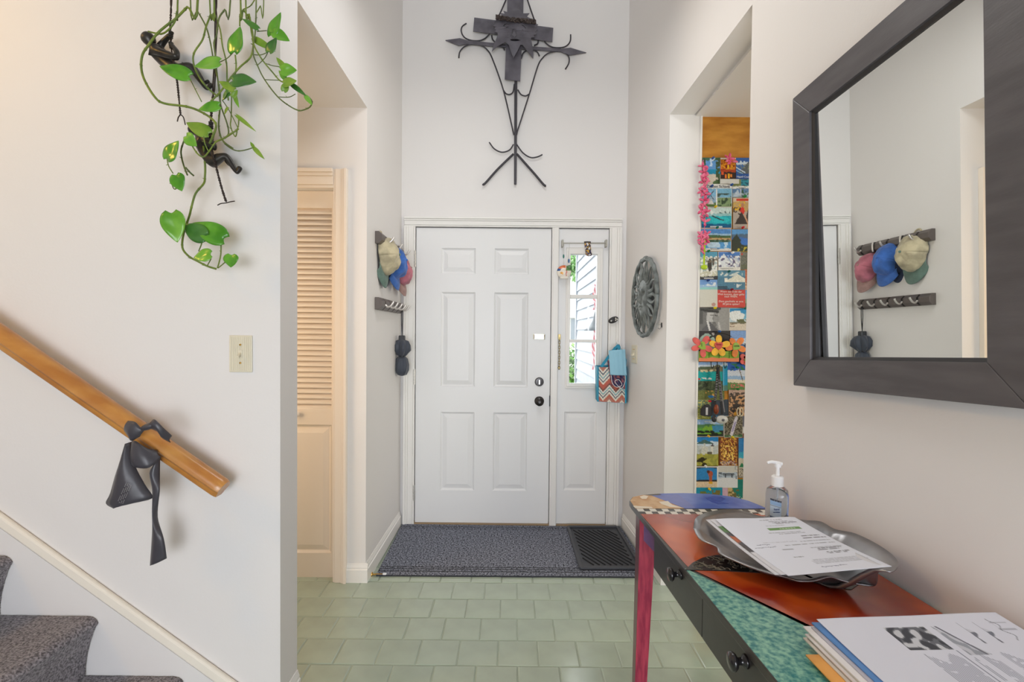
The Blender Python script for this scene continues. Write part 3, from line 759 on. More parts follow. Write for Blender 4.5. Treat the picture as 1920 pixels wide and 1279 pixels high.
# stocking ornament
def colour_grid(m, cols, fn, pf, nu, nv):
    base = len(m.v); m.grid(fn, nu, nv)
    for j in range(nv + 1):
        for i in range(nu + 1): cols.append(pf(i/nu, j/nv))
def vnoise(x, y, s): return noise.noise(V((x, y, s)))
sp0 = PY(1101.5, 453, yr - .01)
def sockpt(u, v):
    t = 2*pi*u; z = sp0.z - .098*v; wv = .023*(1 - .12*sin(pi*v)); cxx = sp0.x + (.006 + .006*v)*v
    if v > .86: wv *= sqrt(max(0, 1 - ((v - .86)/.14)**2)) + .02
    return V((cxx + wv*cos(t), sp0.y + .010*sin(t), z))
def sockcol(u, v):
    k = vnoise(u*9, v*7, 2); k2 = vnoise(u*13, v*9, 8)
    if v < .12: return (58, 52, 52)
    if k > .22: return (232, 228, 220)
    if k < -.28: return (204, 160, 60)
    if k2 > .22: return (84, 70, 140)
    if k2 < -.3: return (150, 60, 70)
    return (52, 48, 54)
m = MB(); cols = []; colour_grid(m, cols, sockpt, sockcol, 36, 40)
tag(m.build('stocking_ornament', paint_mat(.6), cols=cols, smooth=True), 'small dark floral stocking ornament hooked on the curtain rod', 'ornament')
# ceramic fruit hanging
hc = PY(1057.5, 510, yr)
han = thing('ceramic_hanger', hc, 'small round ceramic fruit ornament on a thread by the sidelight', 'ornament')
for dx in (-.004, .036): MB().tube([(hc.x + dx, hc.y, rp0.z), (hc.x + dx*.6, hc.y, hc.z + .04)], .0007, 4).build('thread', GW, han)
MB().ell((hc.x - .004, hc.y, hc.z + .105), (.006, .006, .014)).build('glass_bead', mat('teal_bead', (60, 130, 120), rough=.15), han, smooth=True)
MB().ell((hc.x + .032, hc.y, hc.z + .075), (.006, .006, .016)).build('glass_bead', mat('blue_bead', (60, 110, 160), rough=.15), han, smooth=True)
def hcol(u, v):
    x, y = (u - .5)*2, (v - .5)*2
    if (x + .35)**2 + (y + .25)**2 < .06: return (228, 160, 40)
    if y > .55 and x < .2: return (214, 110, 60)
    if x > .35 and y > .2: return (96, 140, 80)
    if x < -.6 and y > .1: return (60, 96, 150)
    if abs(x - .35) < .07: return (206, 120, 110)
    return (236, 228, 214)
def hpt(u, v):
    x, y = (u - .5)*2, (v - .5)*2; r = max(abs(x), abs(y)); l = sqrt(x*x + y*y) + 1e-6; sc = r/l
    return V((hc.x + .047*x*sc, hc.y - .012*(1 - r*r) - .003, hc.z + .043*y*sc))
m = MB(); cols = []; colour_grid(m, cols, hpt, hcol, 26, 26); m.build('ceramic_disc', paint_mat(.25, 'ceramic'), han, cols=cols, smooth=True, solid=.006)
MB().box(hc.x - .028, hc.x + .028, hc.y - .018, hc.y - .008, hc.z - .048, hc.z - .030).build('name_plaque', mat('ceramic_white', (228, 222, 210), rough=.3), han, bevel=.004)
MB().ell((hc.x + .036, hc.y - .008, hc.z + .032), (.018, .008, .014)).build('palm_leaf', mat('ceramic_green', (88, 128, 84), rough=.3), han, smooth=True)
# door chain
ch = PY(1049, 629, yf - .004); cb = PY(1048, 692, yf - .004)
cha = thing('door_chain', cb, 'brass security chain hanging on the sidelight stile', 'door chain')
GOLD = mat('aged_gold', (176, 158, 108), rough=.35, metal=.8)
MB().box(ch.x - .009, ch.x + .009, yf - .004, yf, ch.z - .030, ch.z + .008).build('chain_anchor', GOLD, cha, bevel=.002)
nl = 12
for i in range(nl):
    z = ch.z - .02 + (cb.z + .02 - ch.z)*(i + .5)/nl; hl = abs(ch.z - cb.z)/nl*.72; pts = []
    for j in range(13):
        t = 2*pi*j/12; e = (.006*cos(t), hl*sin(t))
        pts.append((ch.x + (e[0] if i % 2 else .0012*cos(t)), yf - .008 + (0 if i % 2 else e[0]), z + e[1]))
    MB().tube(pts, .0017, 6).build('chain_link', GOLD, cha)
MB().lathe([(.008, 0), (.008, .006), (.004, .008)], (cb.x, yf - .001, cb.z + .008), (0, -1, 0), 12).build('chain_knob', GOLD, cha)
# black floral key rest on the casing
kp = PY(1150, 600, YD - .035)
ko = thing('floral_ornament', kp, 'black oval ornament with white flowers pinned on the door casing', 'ornament')
Mk = Matrix.Rotation(radians(-24), 3, 'Y')
MB().ell(kp, (.036, .012, .021), 18, 10, Mk).build('oval_body', mat('black_lacquer', (52, 50, 52), rough=.3), ko, smooth=True)
for dx, dz in ((.017, .004), (.024, -.006), (.012, -.007), (-.018, .0)):
    q = kp + Mk @ V((dx, -.0115, dz)); MB().ell(q, (.005, .003, .005)).build('painted_flower', mat('white_flower', (220, 218, 210), rough=.5), ko)
# tote bag
hb = PY(1157, 644, YD - .03)
hook = thing('coat_hook', (hb.x, YD - .02, hb.z), 'small white hook on the right door casing above the tote bag', 'hook')
MB().tube(smooth_path([(hb.x, YD - .020, hb.z + .02), (hb.x, YD - .05, hb.z + .0), (hb.x, YD - .075, hb.z - .004), (hb.x, YD - .08, hb.z + .012)]), .004).build('hook_arm', WHITEP, hook, smooth=True)
bt = thing('tote_bag', PY(1146, 757, YD - .08), 'turquoise tote bag with chevron front hanging by the sidelight', 'bag')
TEAL = mat('turquoise_cloth', (52, 150, 182), rough=.6, bump=.1, scale=80)
y0 = YD - .115; y1 = YD - .045
c = [PY(1121, 688, y0), PY(1173, 690, y0), PY(1173, 756, y0), PY(1121, 753, y0)]
cbk = [PY(1116, 685, y1), PY(1176, 685, y1), PY(1176, 752, y1), PY(1117, 748, y1)]
def bil(q, u, v): return (q[0].lerp(q[1], u)).lerp(q[3].lerp(q[2], u), v)
def chev(u, v):
    z = abs(((u*2.2 + .1) % 1) - .5)*.42; k = (v*1.0 + z - .05) % 1.0; n_ = vnoise(u*40, v*55, 1)
    bands = [(.08, (176, 120, 104)), (.14, (226, 220, 206)), (.19, (84, 96, 112)), (.25, (224, 218, 204)), (.30, (126, 168, 176)), (.36, (226, 220, 208)), (.40, (72, 84, 104)), (.46, (220, 214, 200)), (.60, (186, 92, 74)), (.66, (120, 78, 70)), (.71, (228, 220, 208)), (.76, (132, 176, 182)), (.81, (226, 220, 206)), (.85, (66, 78, 100)), (.92, (224, 218, 202)), (1.01, (188, 104, 84))]
    for t, col in bands:
        if k < t: break
    return tuple(q*(1 + .22*n_) for q in col)
def bagp(u, v): p = bil(c, u, v); p.y -= .014*sin(pi*u)*sin(pi*min(1, v*1.1)); return p
m = MB(); cols = []; colour_grid(m, cols, bagp, chev, 60, 84); m.build('chevron_front', paint_mat(.6), bt, cols=cols, smooth=True)
m = MB(); P8 = [c[0], c[1], c[2], c[3], cbk[0], cbk[1], cbk[2], cbk[3]]
m.add(P8, [(4, 5, 6, 7), (0, 3, 7, 4), (1, 5, 6, 2), (3, 2, 6, 7)]); m.build('bag_body', TEAL, bt, solid=.003)
for q in ([c[0], c[3]], [c[1], c[2]]): MB().tube([q[0] + V((0, -.002, 0)), q[1] + V((0, -.002, 0))], .006, 6).build('piping', TEAL, bt)
for (xa_, xb_, yy) in ((1127, 1160, y0), (1140, 1172, y1)):
    p0 = PY(xa_, 688, yy); p1 = PY(xb_ + 6, 688, yy); tp = V((hb.x, YD - .062, hb.z - .004))
    m = MB()
    for q in (p0, p1): m.bar(q, tp, .018, .003, (0, -1, 0))
    m.build('bag_handle', TEAL, bt)
def scarf(u, v):
    p = PY(1139, 676, y0 - .004).lerp(PY(1170, 676, y0 - .004), u); q = PY(1146, 722, y0 - .018).lerp(PY(1172, 730, y0 - .018), u)
    r = p.lerp(q, v); r.y -= .008*sin(pi*u) + .004*sin(u*14); return r
m = MB(); cols = []; colour_grid(m, cols, scarf, lambda u, v: ((48, 44, 84) if vnoise(u*8, v*9, 5) < .12 else (150, 84, 90)), 24, 24); m.build('patterned_lining', paint_mat(.6), bt, cols=cols, smooth=True, solid=.002)
# face mask
mk = thing('face_mask', PY(1158, 705, y0 - .03), 'pale blue pleated face mask hung in front of the tote bag', 'face mask')
mc = [PY(1141, 657, y0 - .026), PY(1172, 655, y0 - .026), PY(1175, 704, y0 - .030), PY(1144, 703, y0 - .030)]
def mp(u, v): p = bil(mc, u, v); p.y -= .012*sin(pi*u) + .0022*abs(sin(u*3.5*pi)); return p
MB().grid(mp, 42, 16).build('mask_sheet', mat('mask_blue', (150, 200, 222), rough=.85, bump=.1, scale=200), mk, smooth=True, solid=.0015)
MW = mat('elastic_white', (232, 232, 230), rough=.8); tp = V((hb.x, YD - .068, hb.z))
for q in ((mc[0], mc[1]),): MB().tube(smooth_path([q[0], q[0].lerp(tp, .5) + V((.004, 0, 0)), tp, q[1].lerp(tp, .5) + V((-.006, 0, 0)), q[0].lerp(q[1], .75)]), .0018, 6).build('ear_loop', MW, mk)
l0 = PY(1146, 704, y0 - .03); l1 = PY(1172, 704, y0 - .03)
MB().tube(smooth_path([l0, PY(1148, 718, y0 - .034), PY(1156, 726, y0 - .036), PY(1166, 722, y0 - .034), PY(1160, 712, y0 - .036), PY(1153, 716, y0 - .036), PY(1165, 728, y0 - .036), PY(1172, 716, y0 - .034), l1]), .0018, 6).build('ear_loop', MW, mk)

# ------------------------------------------------------------------ mat, boot tray, door stop
MATM = mat('grey_mat_pile', (38, 42, 54), rough=.95, c2=(150, 154, 168), vscale=105, bump=.8, scale=130, detail=2)
zm = .009
mc_ = [PZ(705, 1078, zm), V((.775, PZ(1000, 1079, zm).y, zm)), V((rx(3.41) - .018, 3.41, zm)), V((-.752, 3.42, zm))]
mc_[0].x = max(mc_[0].x, -.752)
mt = thing('door_mat', (0, 3.05, 0), 'wide dark grey ribbed entrance mat before the front door', 'door mat')
def mpt(u, v): p = bil([mc_[3], mc_[2], mc_[1], mc_[0]], u, v); return p
m = MB(); grooves = [.045, .075, .10, .865, .895, .935]
def mz(u, v):
    p = mpt(u, v); p.z += .0006*vnoise(p.x*220, p.y*220, 0)
    for g_ in grooves:
        if abs(v - g_) < .006: p.z -= .0018
    return p
m.grid(mz, 220, 160); m.build('mat_pile', MATM, mt, smooth=True)
base = [q + V((0, 0, -.001)) for q in mc_]
MB().prism([base], (0, 0, -.0078)).build('mat_backing', mat('mat_rubber', (50, 52, 58), rough=.8), mt)
TRB = mat('black_rubber_tray', (66, 68, 74), rough=.45, bump=.15, scale=200)
tz = .012
t0, t1, t2, t3 = PZ(1065, 984, tz + .02), PZ(1160, 984, tz + .02), PZ(1194, 1064, tz + .01), PZ(1089, 1064, tz + .01)
dy = .0
bc = [V((t0.x, min(t0.y, 3.40), tz)), V((t0.x + .335, min(t1.y, 3.40), tz)), V((t3.x + .345, t2.y, tz)), V((t3.x, t3.y, tz))]
tr = thing('boot_tray', (bc[0] + bc[2])/2, 'black rubber boot tray with diagonal ribs on the mat', 'boot tray')
MB().prism([bc], (0, 0, -.002)).build('tray_floor', TRB, tr)
m = MB()
for i in range(4): m.bar(bc[i] + V((0, 0, .006)), bc[(i + 1) % 4] + V((0, 0, .006)), .018, .014)
m.build('tray_rim', TRB, tr, bevel=.004)
inn = [bil(bc, .09, .08), bil(bc, .91, .08), bil(bc, .91, .92), bil(bc, .09, .92)]
for i in range(17):
    s_ = -1.0 + 2.0*(i + .5)/17.0
    pts = []
    for kx in (0, 1):                                    # line v = u*1.0 + s_
        pass
    u0 = max(0, -s_); u1 = min(1, 1 - s_)
    if u1 - u0 < .06: continue
    a = bil(inn, u0, u0 + s_); b_ = bil(inn, u1, u1 + s_)
    MB().bar(a + V((0, 0, .002)), b_ + V((0, 0, .002)), .006, .007).build('rib', mat('tray_rib_black', (24, 25, 29), rough=.5), tr, bevel=.002)
ds = PX(697, 1077, XL + .013); 
dst = thing('door_stop', (XL + .013, ds.y, ds.z), 'brass door stop with white tip on the left baseboard', 'door stop')
MB().lathe([(.012, 0), (.011, .004), (.005, .006), (.0045, .062)], (XL + .013, ds.y, ds.z), (1, 0, 0), 12).build('stop_stem', BRASS, dst, smooth=True, angle=40)
MB().lathe([(.007, .060), (.0085, .064), (.0085, .078), (.006, .080)], (XL + .013, ds.y, ds.z), (1, 0, 0), 12).build('rubber_tip', WHITEP, dst, smooth=True, angle=40)
# ------------------------------------------------------------------ mirror
FR = mat('charcoal_wood_frame', (82, 79, 82), rough=.42, c2=(94, 91, 94), vscale=6, stretch=(1, 1, 6), bump=.06)
FRD = mat('frame_liner_black', (44, 43, 46), rough=.4)
MIR = mat('mirror_silver', (238, 240, 238), rough=.0, metal=1.0)
ml = PR(1488, 722.6, .035)
MYAW, MTILT, GT = .025, 0.0, .0190                             # GT: the glass sits tilted in its rebate, top forward
MN = (1, .05 - MYAW, MTILT); MD = V(MN).dot(ml)             # the mirror hangs a little away from the wall at its top and near side
ib0, ib1, it0 = on(1518, 675.6, MN, MD), on(1849, 681, MN, MD), on(1518, 209, MN, MD)
NW = -V(MN).normalized(); eU = (ib1 - ib0).normalized(); eW = NW.cross(eU).normalized(); eW = -eW if eW.z < 0 else eW
M0 = ml - NW*.035                                          # far lower outer corner on the wall
def MP(a, b, c): return M0 + eU*a + eW*b + NW*c
FW = ((ib0 - ml).dot(eU) + (ib0 - ml).dot(eW))/2; MWd = (ib1 - ib0).length + 2*FW; MHt = (it0 - ib0).dot(eW) + 2*FW
mir = thing('wall_mirror', MP(MWd/2, 0, 0), 'large mirror in a wide charcoal wooden frame over the table', 'mirror')
o4 = [(0, 0), (MWd, 0), (MWd, MHt), (0, MHt)]; i4 = [(FW, FW), (MWd - FW, FW), (MWd - FW, MHt - FW), (FW, MHt - FW)]
for i in range(4):
    j = (i + 1) % 4
    MB().prism([[MP(*o4[i], .036), MP(*o4[j], .036), MP(*i4[j], .033), MP(*i4[i], .033)]], -NW*.0325).build('frame_rail', FR, mir, bevel=.002)
l4 = [(FW + .008, FW + .008), (MWd - FW - .008, FW + .008), (MWd - FW - .008, MHt - FW - .008), (FW + .008, MHt - FW - .008)]
for i in range(4):
    j = (i + 1) % 4
    MB().prism([[MP(*i4[i], .026), MP(*i4[j], .026), MP(*l4[j], .022), MP(*l4[i], .022)]], -NW*.010).build('frame_liner', FRD, mir)
MB().prism([[MP(q[0], q[1], .0060 + GT*(q[1] - FW)) for q in i4]], -NW*.004).build('mirror_glass', MIR, mir)

# ------------------------------------------------------------------ painted console table
TZ = .76
def fx(y): return .398 + .0405*(1.668 - y)
def bxe(y): return rx(y) - .006
far = [(1180, 939), (1185, 932), (1204, 928), (1235, 925.5), (1280, 924.5), (1330, 926), (1375, 931.5), (1405, 939.5), (1431, 950)]
farp = [PZ(x, y, TZ) for x, y in far]
for q in farp: q.x = min(q.x, bxe(q.y) if q.y < YN else 9)
NEARY = .40
outl = [V((fx(NEARY), NEARY, TZ)), V((fx(1.66), 1.66, TZ))] + farp + [V((bxe(1.60), 1.60, TZ)), V((bxe(NEARY), NEARY, TZ))]
tab = thing('console_table', (.62, 1.05, 0), 'narrow painted console table with colourful top along the right wall', 'table')
TBK = mat('table_black_paint', (46, 42, 42), rough=.3, coat=.3, var=.08, vscale=30)
MB().prism([outl], (0, 0, -.018)).build('table_top', TBK, tab, bevel=.002)
def field(name, px, m, h, inset=None):
    pts = [PZ(x, y, TZ) for x, y in px] if not isinstance(px[0], Vector) else [V(p) for p in px]
    pts = [V((p.x, p.y, TZ + h)) for p in pts]
    return MB().prism([pts], (0, 0, -h + .0002)).build(name, m, tab)
def z6(x, y): return (1170 + x/2.913, 840 + y/2.913)
ORG = mat('orange_lacquer', (150, 40, 14), rough=.16, c2=(208, 92, 30), vscale=5.5, coat=.6, detail=2, bump=.03, scale=30)
TEA = mat('teal_speckle_paint', (36, 124, 126), rough=.28, c2=(142, 196, 172), vscale=95, coat=.3, detail=6)
BLU = mat('cobalt_paint', (62, 92, 186), rough=.3, c2=(98, 124, 200), vscale=14, coat=.3)
BL2 = mat('pale_cobalt_paint', (98, 112, 186), rough=.3, c2=(82, 100, 178), vscale=18, coat=.3)
TAN = mat('tan_collage_paint', (188, 138, 88), rough=.4, c2=(214, 180, 136), vscale=26, coat=.2)
ymid = PZ(1310, 960, TZ).y
chk0 = [PZ(*z6(62, 333), TZ), PZ(*z6(800, 333), TZ)]; chk1 = [PZ(*z6(80, 362), TZ), PZ(*z6(800, 360), TZ)]
teaA = PZ(1285, 1066, TZ); teaA.x = fx(teaA.y) + .002; teaB = PZ(1497, 1169, TZ); dv = (teaB - teaA); teaC = teaA + dv*((teaA.y - NEARY)/(teaA.y - teaB.y))
c0x = fx(chk1[0].y) + .003
field('orange_field', [V((c0x, chk1[0].y, TZ)), V((bxe(chk1[1].y) - .003, chk1[1].y, TZ)), V((bxe(NEARY) - .003, NEARY + .004, TZ)), V((teaC.x + .012, NEARY + .004, TZ)), V((teaA.x + .010, teaA.y + .004, TZ))], ORG, .0008)
field('teal_field', [teaA, V((teaC.x, NEARY + .004, TZ)), V((fx(NEARY) + .002, NEARY + .004, TZ))], TEA, .0010)
farin = [q.lerp(V((.62, 1.5, TZ)), .012) for q in farp]
field('blue_field', [farin[3], farin[4], farin[5], farin[6], farin[7], farin[8], V((farin[8].x, chk0[1].y + .001, TZ)), PZ(*z6(330, 332), TZ)], BLU, .0008)
field('dark_blue_spot', [(1322, 934), (1336, 931), (1352, 932), (1360, 936), (1352, 941), (1366, 945), (1346, 946), (1334, 942)], mat('deep_blue_paint', (34, 60, 160), rough=.3, c2=(60, 88, 180), vscale=60, coat=.3), .0012)
field('pale_blue_field', [PZ(*z6(152, 262), TZ), PZ(*z6(296, 255), TZ), PZ(*z6(392, 331), TZ), PZ(*z6(330, 331), TZ)], BL2, .0012)
field('tan_field', [farin[0], farin[1], farin[2], PZ(*z6(152, 262), TZ), PZ(*z6(330, 332), TZ), PZ(*z6(64, 332), TZ)], TAN, .0010)
WPT = mat('cream_patch_paint', (232, 222, 204), rough=.4)
field('cream_patch', [PZ(*z6(p), TZ) if False else PZ(*z6(*p), TZ) for p in ((85, 268), (110, 261), (132, 266), (122, 280), (98, 280))], WPT, .0014)
field('cream_patch', [PZ(*z6(*p), TZ) for p in ((190, 296), (240, 292), (262, 312), (325, 330), (250, 324), (205, 308))], WPT, .0014)
field('cream_patch', [PZ(*z6(*p), TZ) for p in ((50, 318), (150, 324), (158, 331), (64, 331))], WPT, .0014)
m = MB(); xs0, xs1 = chk0[0].x + .004, min(chk0[1].x, bxe(chk0[1].y) - .004); nsq = 22; ww = (xs1 - xs0)/nsq
for r_ in range(2):
    ya_ = chk0[0].y + (chk1[0].y - chk0[0].y)*r_/2; yb_ = chk0[0].y + (chk1[0].y - chk0[0].y)*(r_ + 1)/2
    for i in range(nsq):
        if (i + r_) % 2 == 0: m.prism([[(xs0 + i*ww, ya_, TZ + .0011), (xs0 + (i + 1)*ww, ya_, TZ + .0011), (xs0 + (i + 1)*ww, yb_, TZ + .0011), (xs0 + i*ww, yb_, TZ + .0011)]], (0, 0, -.001))
m.build('checker_strip', mat('checker_white', (226, 222, 212), rough=.35), tab)
# black embossed lace patch under the dish
lace = [(1285, 1070), (1298, 1057), (1318, 1047), (1345, 1042), (1400, 1045), (1480, 1055), (1560, 1068), (1606, 1084), (1612, 1096), (1596, 1107), (1562, 1103), (1500, 1086), (1440, 1076), (1360, 1072)]
LAC = mat('embossed_black', (30, 27, 26), rough=.3, coat=.4)
lp = field('embossed_patch', lace, LAC, .0022)
LS = mat('embossed_silver', (128, 120, 106), rough=.3, metal=.7)
random.seed(12); m = MB()
lp3 = [PZ(x, y, TZ) for x, y in lace]
def inside(p):
    c_ = False; n_ = len(lp3)
    for i in range(n_):
        a, b = lp3[i], lp3[i - 1]
        if (a.y > p.y) != (b.y > p.y) and p.x < (b.x - a.x)*(p.y - a.y)/(b.y - a.y) + a.x: c_ = not c_
    return c_
bb = [min(p.x for p in lp3), max(p.x for p in lp3), min(p.y for p in lp3), max(p.y for p in lp3)]; cnt = 0
while cnt < 110:
    c_ = V((random.uniform(bb[0], bb[1]), random.uniform(bb[2], bb[3]), TZ + .0026)); a0 = random.uniform(0, 6.28); r_ = random.uniform(.006, .016)
    pts = [c_ + V((cos(a0 + t*.5), sin(a0 + t*.5), 0))*r_*(1 - t*.07) for t in range(9)]
    if all(inside(p) for p in pts): m.tube(pts, .0011, 4); cnt += 1
m.build('embossed_scrolls', LS, lp)
# apron, drawers, knobs
def apx(x, y, off=0): return on(x, y, (1, .0405, 0), .398 + .0405*1.668 + .016 - off)
ay = [apx(1229, 1040).y, apx(1321, 1150).y]; dlen = ay[0] - ay[1]; az0, az1 = .640, TZ - .018
def apron(m, y0_, y1_, z0, z1, d0, d1):
    return m.hexa([(fx(y0_) + .016 - d0, y0_, z0), (fx(y0_) + .016 + d1, y0_, z0), (fx(y1_) + .016 + d1, y1_, z0), (fx(y1_) + .016 - d0, y1_, z0),
                   (fx(y0_) + .016 - d0, y0_, z1), (fx(y0_) + .016 + d1, y0_, z1), (fx(y1_) + .016 + d1, y1_, z1), (fx(y1_) + .016 - d0, y1_, z1)])
apron(MB(), NEARY + .05, ay[0], az0, az1, 0, .018).build('front_apron', TBK, tab)
KN = mat('black_knob', (38, 36, 38), rough=.18, metal=.3, coat=.5)
for i, kpx in enumerate(((1262, 1077), (1385, 1240))):
    y1_ = ay[0] - i*dlen*1.0; y0_ = y1_ - dlen
    if i == 1: y0_ = ay[1] - dlen*1.02
    dwr = apron(MB(), y0_ + .001, y1_ - .001, az0 + .001, az1 - .003, .005, .001).build('drawer_front', TBK, tab, bevel=.0015)
    k = apx(kpx[0] + 14, kpx[1], .005)
    MB().lathe([(.013, 0), (.012, .004), (.007, .008), (.0065, .016), (.014, .020), (.0175, .025), (.016, .030), (.004, .033)], k, (-1, -.04, 0), 20).build('knob', KN, dwr, smooth=True)
MB().box(bxe(1.0) - .04, bxe(1.0) - .02, NEARY + .05, 1.62, az0, az1).build('rear_apron', TBK, tab)
LEG = mat('magenta_leg_paint', (150, 42, 70), rough=.3, c2=(186, 66, 88), vscale=22, stretch=(4, 4, .7), coat=.3)
PUR = mat('purple_leg_paint', (104, 74, 122), rough=.3, c2=(126, 84, 130), vscale=20, coat=.3)
def leg(tx, ty, bx_, by, w0=.046, w1=.032, lean=None):
    m = MB(); vs = []
    for (x, y, z, w_) in ((bx_, by, 0, w1), (tx, ty, az0 + .0, w0), (tx, ty, az1, w0)):
        vs += [V((x - w_/2, y - w_/2, z)), V((x + w_/2, y - w_/2, z)), V((x + w_/2, y + w_/2, z)), V((x - w_/2, y + w_/2, z))]
    fs = [(3, 2, 1, 0), (8, 9, 10, 11)]
    for r_ in range(2):
        for i in range(4): fs.append((r_*4 + i, r_*4 + (i + 1) % 4, r_*4 + 4 + (i + 1) % 4, r_*4 + 4 + i))
    return m.add(vs, fs)
ltx = PY(1213, 1010, 1.59).x; lbx = PY(1202, 1279, 1.59); lz = lbx.z; slope_ = (lbx.x - ltx)/(.70 - lz)
lb0 = ltx + slope_*.70
leg(ltx, 1.61, lb0, 1.61, .050, .034).build('leg', LEG, tab, bevel=.002)
m = MB().hexa([(ltx - .012, 1.583, .668), (ltx + .0254, 1.583, .628), (ltx + .0254, 1.637, .628), (ltx - .012, 1.637, .668), (ltx - .012, 1.583, az1), (ltx + .0254, 1.583, az1), (ltx + .0254, 1.637, az1), (ltx - .012, 1.637, az1)])
m.build('purple_corner', PUR, tab)
MB().hexa([(lb0 - .0172, 1.595, 0), (lb0 - .0168, 1.595, 0), (lb0 - .0168, 1.625, 0), (lb0 - .0172, 1.625, 0), (ltx - .0252, 1.587, az0), (ltx - .0248, 1.587, az0), (ltx - .0248, 1.633, az0), (ltx - .0252, 1.633, az0)]).build('leg_side_plate', mat('dark_mahogany', (92, 38, 44), rough=.3, coat=.3), tab)  # thin darker mahogany-coloured plates over the leg's left face
MB().box(ltx - .0256, ltx - .0248, 1.587, 1.633, az0, az1).build('leg_side_plate', MATS['dark_mahogany'], tab)
blx = PY(1376, 1265, 1.59).x
leg(bxe(1.6) - .045, 1.61, blx, 1.60, .046, .034).build('leg', LEG, tab, bevel=.002)
leg(fx(.45) + .04, .46, fx(.45) + .02, .46).build('leg', LEG, tab, bevel=.002)
leg(bxe(.45) - .045, .46, bxe(.45) - .06, .46).build('leg', LEG, tab, bevel=.002)

# ------------------------------------------------------------------ pewter dish
rim = [(1300, 990), (1307.5, 969), (1342.6, 958), (1377.6, 956), (1404, 961.7), (1430, 969), (1476, 970), (1509, 976), (1539.6, 979), (1566, 993), (1603, 1001), (1644.7, 1021), (1675, 1042.7), (1684, 1058), (1673, 1072), (1649, 1069), (1642.5, 1097), (1618.5, 1097), (1581, 1089), (1557, 1082), (1526.5, 1089.8), (1496, 1089.8), (1474, 1083), (1421, 1069), (1382, 1054), (1349, 1038), (1342.6, 1025), (1312, 1011)]
rz = [.800, .812, .80, .798, .796, .795, .80, .82, .83, .84, .845, .85, .85, .85, .85, .845, .80, .795, .797, .802, .793, .790, .790, .792, .794, .796, .798, .800]
R3 = []
for (x, y), z in zip(rim, rz):
    p = PZ(x, y, z); q = PR(x, y, .014)
    if p.x > rx(p.y, .014): p = q
    R3.append(p)
R3 = smooth_path(R3 + [R3[0]], 5)[:-1]
ctr = V((.655, 1.20, .766)); nR = len(R3); m = MB(); vs = []; NS = 10
for s_ in range(NS + 1):
    t = s_/NS
    for p in R3:
        a = ctr.lerp(V((p.x, p.y, ctr.z)), t); e = max(0, (t - .5)/.5); a.z = ctr.z + (p.z - ctr.z)*(e*e*(3 - 2*e))
        vs.append(a)
fs = []
for s_ in range(NS):
    for i in range(nR): fs.append((s_*nR + i, s_*nR + (i + 1) % nR, (s_ + 1)*nR + (i + 1) % nR, (s_ + 1)*nR + i))
m.add(vs, fs)
PEW = mat('pewter', (150, 149, 151), rough=.34, metal=.85, bump=.12, scale=14, var=.10, vscale=9)
tag(m.build('dish', PEW, smooth=True, solid=.003, loc=(ctr.x, ctr.y, .762)), 'large wavy-edged pewter dish on the painted table', 'dish')

# papers in the dish
def sheet(name, corners, fn, nu, nv, wave=.0, parent=None, label=None, group=None, rough=.6, thick=.0008, cat='paper'):
    m = MB(); cols = []
    def pf_(u, v):
        p = bil(corners, u, v); p.z += wave*sin(pi*u*1.0)*(1 - v) - wave*.8*sin(pi*v)*1.0 + wave*.5*sin(2*pi*u + 1.5)*(1 - v); return p
    colour_grid(m, cols, pf_, fn, nu, nv)
    o = m.build(name, paint_mat(rough, 'paper'), parent, cols=cols, smooth=True, solid=thick)
    if label: tag(o, label, cat, group)
    return o
PW = (226, 229, 240)
def form(u, v):
    def ln(v0, u0, u1, c, th=.006): return abs(v - v0) < th and u0 < u < u1
    if ((u > .48 and u < .86) and .205 < v < .255):
        if .60 < u < .80 and .222 < v < .238: return (196, 214, 180) if int(u*90) % 3 else (110, 150, 90)
        return (112, 152, 92)
    for v0, u0, u1, d_ in ((.05, .52, .80, .7), (.085, .60, .90, .75), (.11, .62, .92, .6), (.13, .66, .9, .75), (.165, .5, .72, .85), (.30, .42, .80, .8), (.325, .52, .82, .8), (.385, .72, .93, .55), (.425, .70, .96, .55), (.47, .2, .60, .9), (.48, .62, .95, .8), (.53, .4, .95, .75), (.60, .30, .44, .7), (.60, .62, .95, .8), (.62, .68, .92, .5), (.645, .66, .88, .6), (.69, .70, .94, .5), (.71, .68, .9, .6), (.735, .3, .42, .7), (.80, .45, .95, .85), (.82, .42, .95, .85), (.84, .42, .96, .85), (.86, .42, .90, .85)):
        if abs(v - v0) < .0052 and u0 < u < u1:
            n_ = vnoise(u*70, v0*50, 3)
            return tuple(k*(d_ if n_ > -.15 else .95) for k in PW)
    for v0, u0, u1, s_ in ((.47, .36, .60, 1), (.50, .10, .26, 2), (.545, .05, .30, 3), (.915, .42, .68, 4)):
        if u0 < u < u1 and abs(v - v0 - .010*sin(u*150 + s_*3)*vnoise(u*30, s_, 2)*2) < .004: return (128, 130, 150)
    return PW
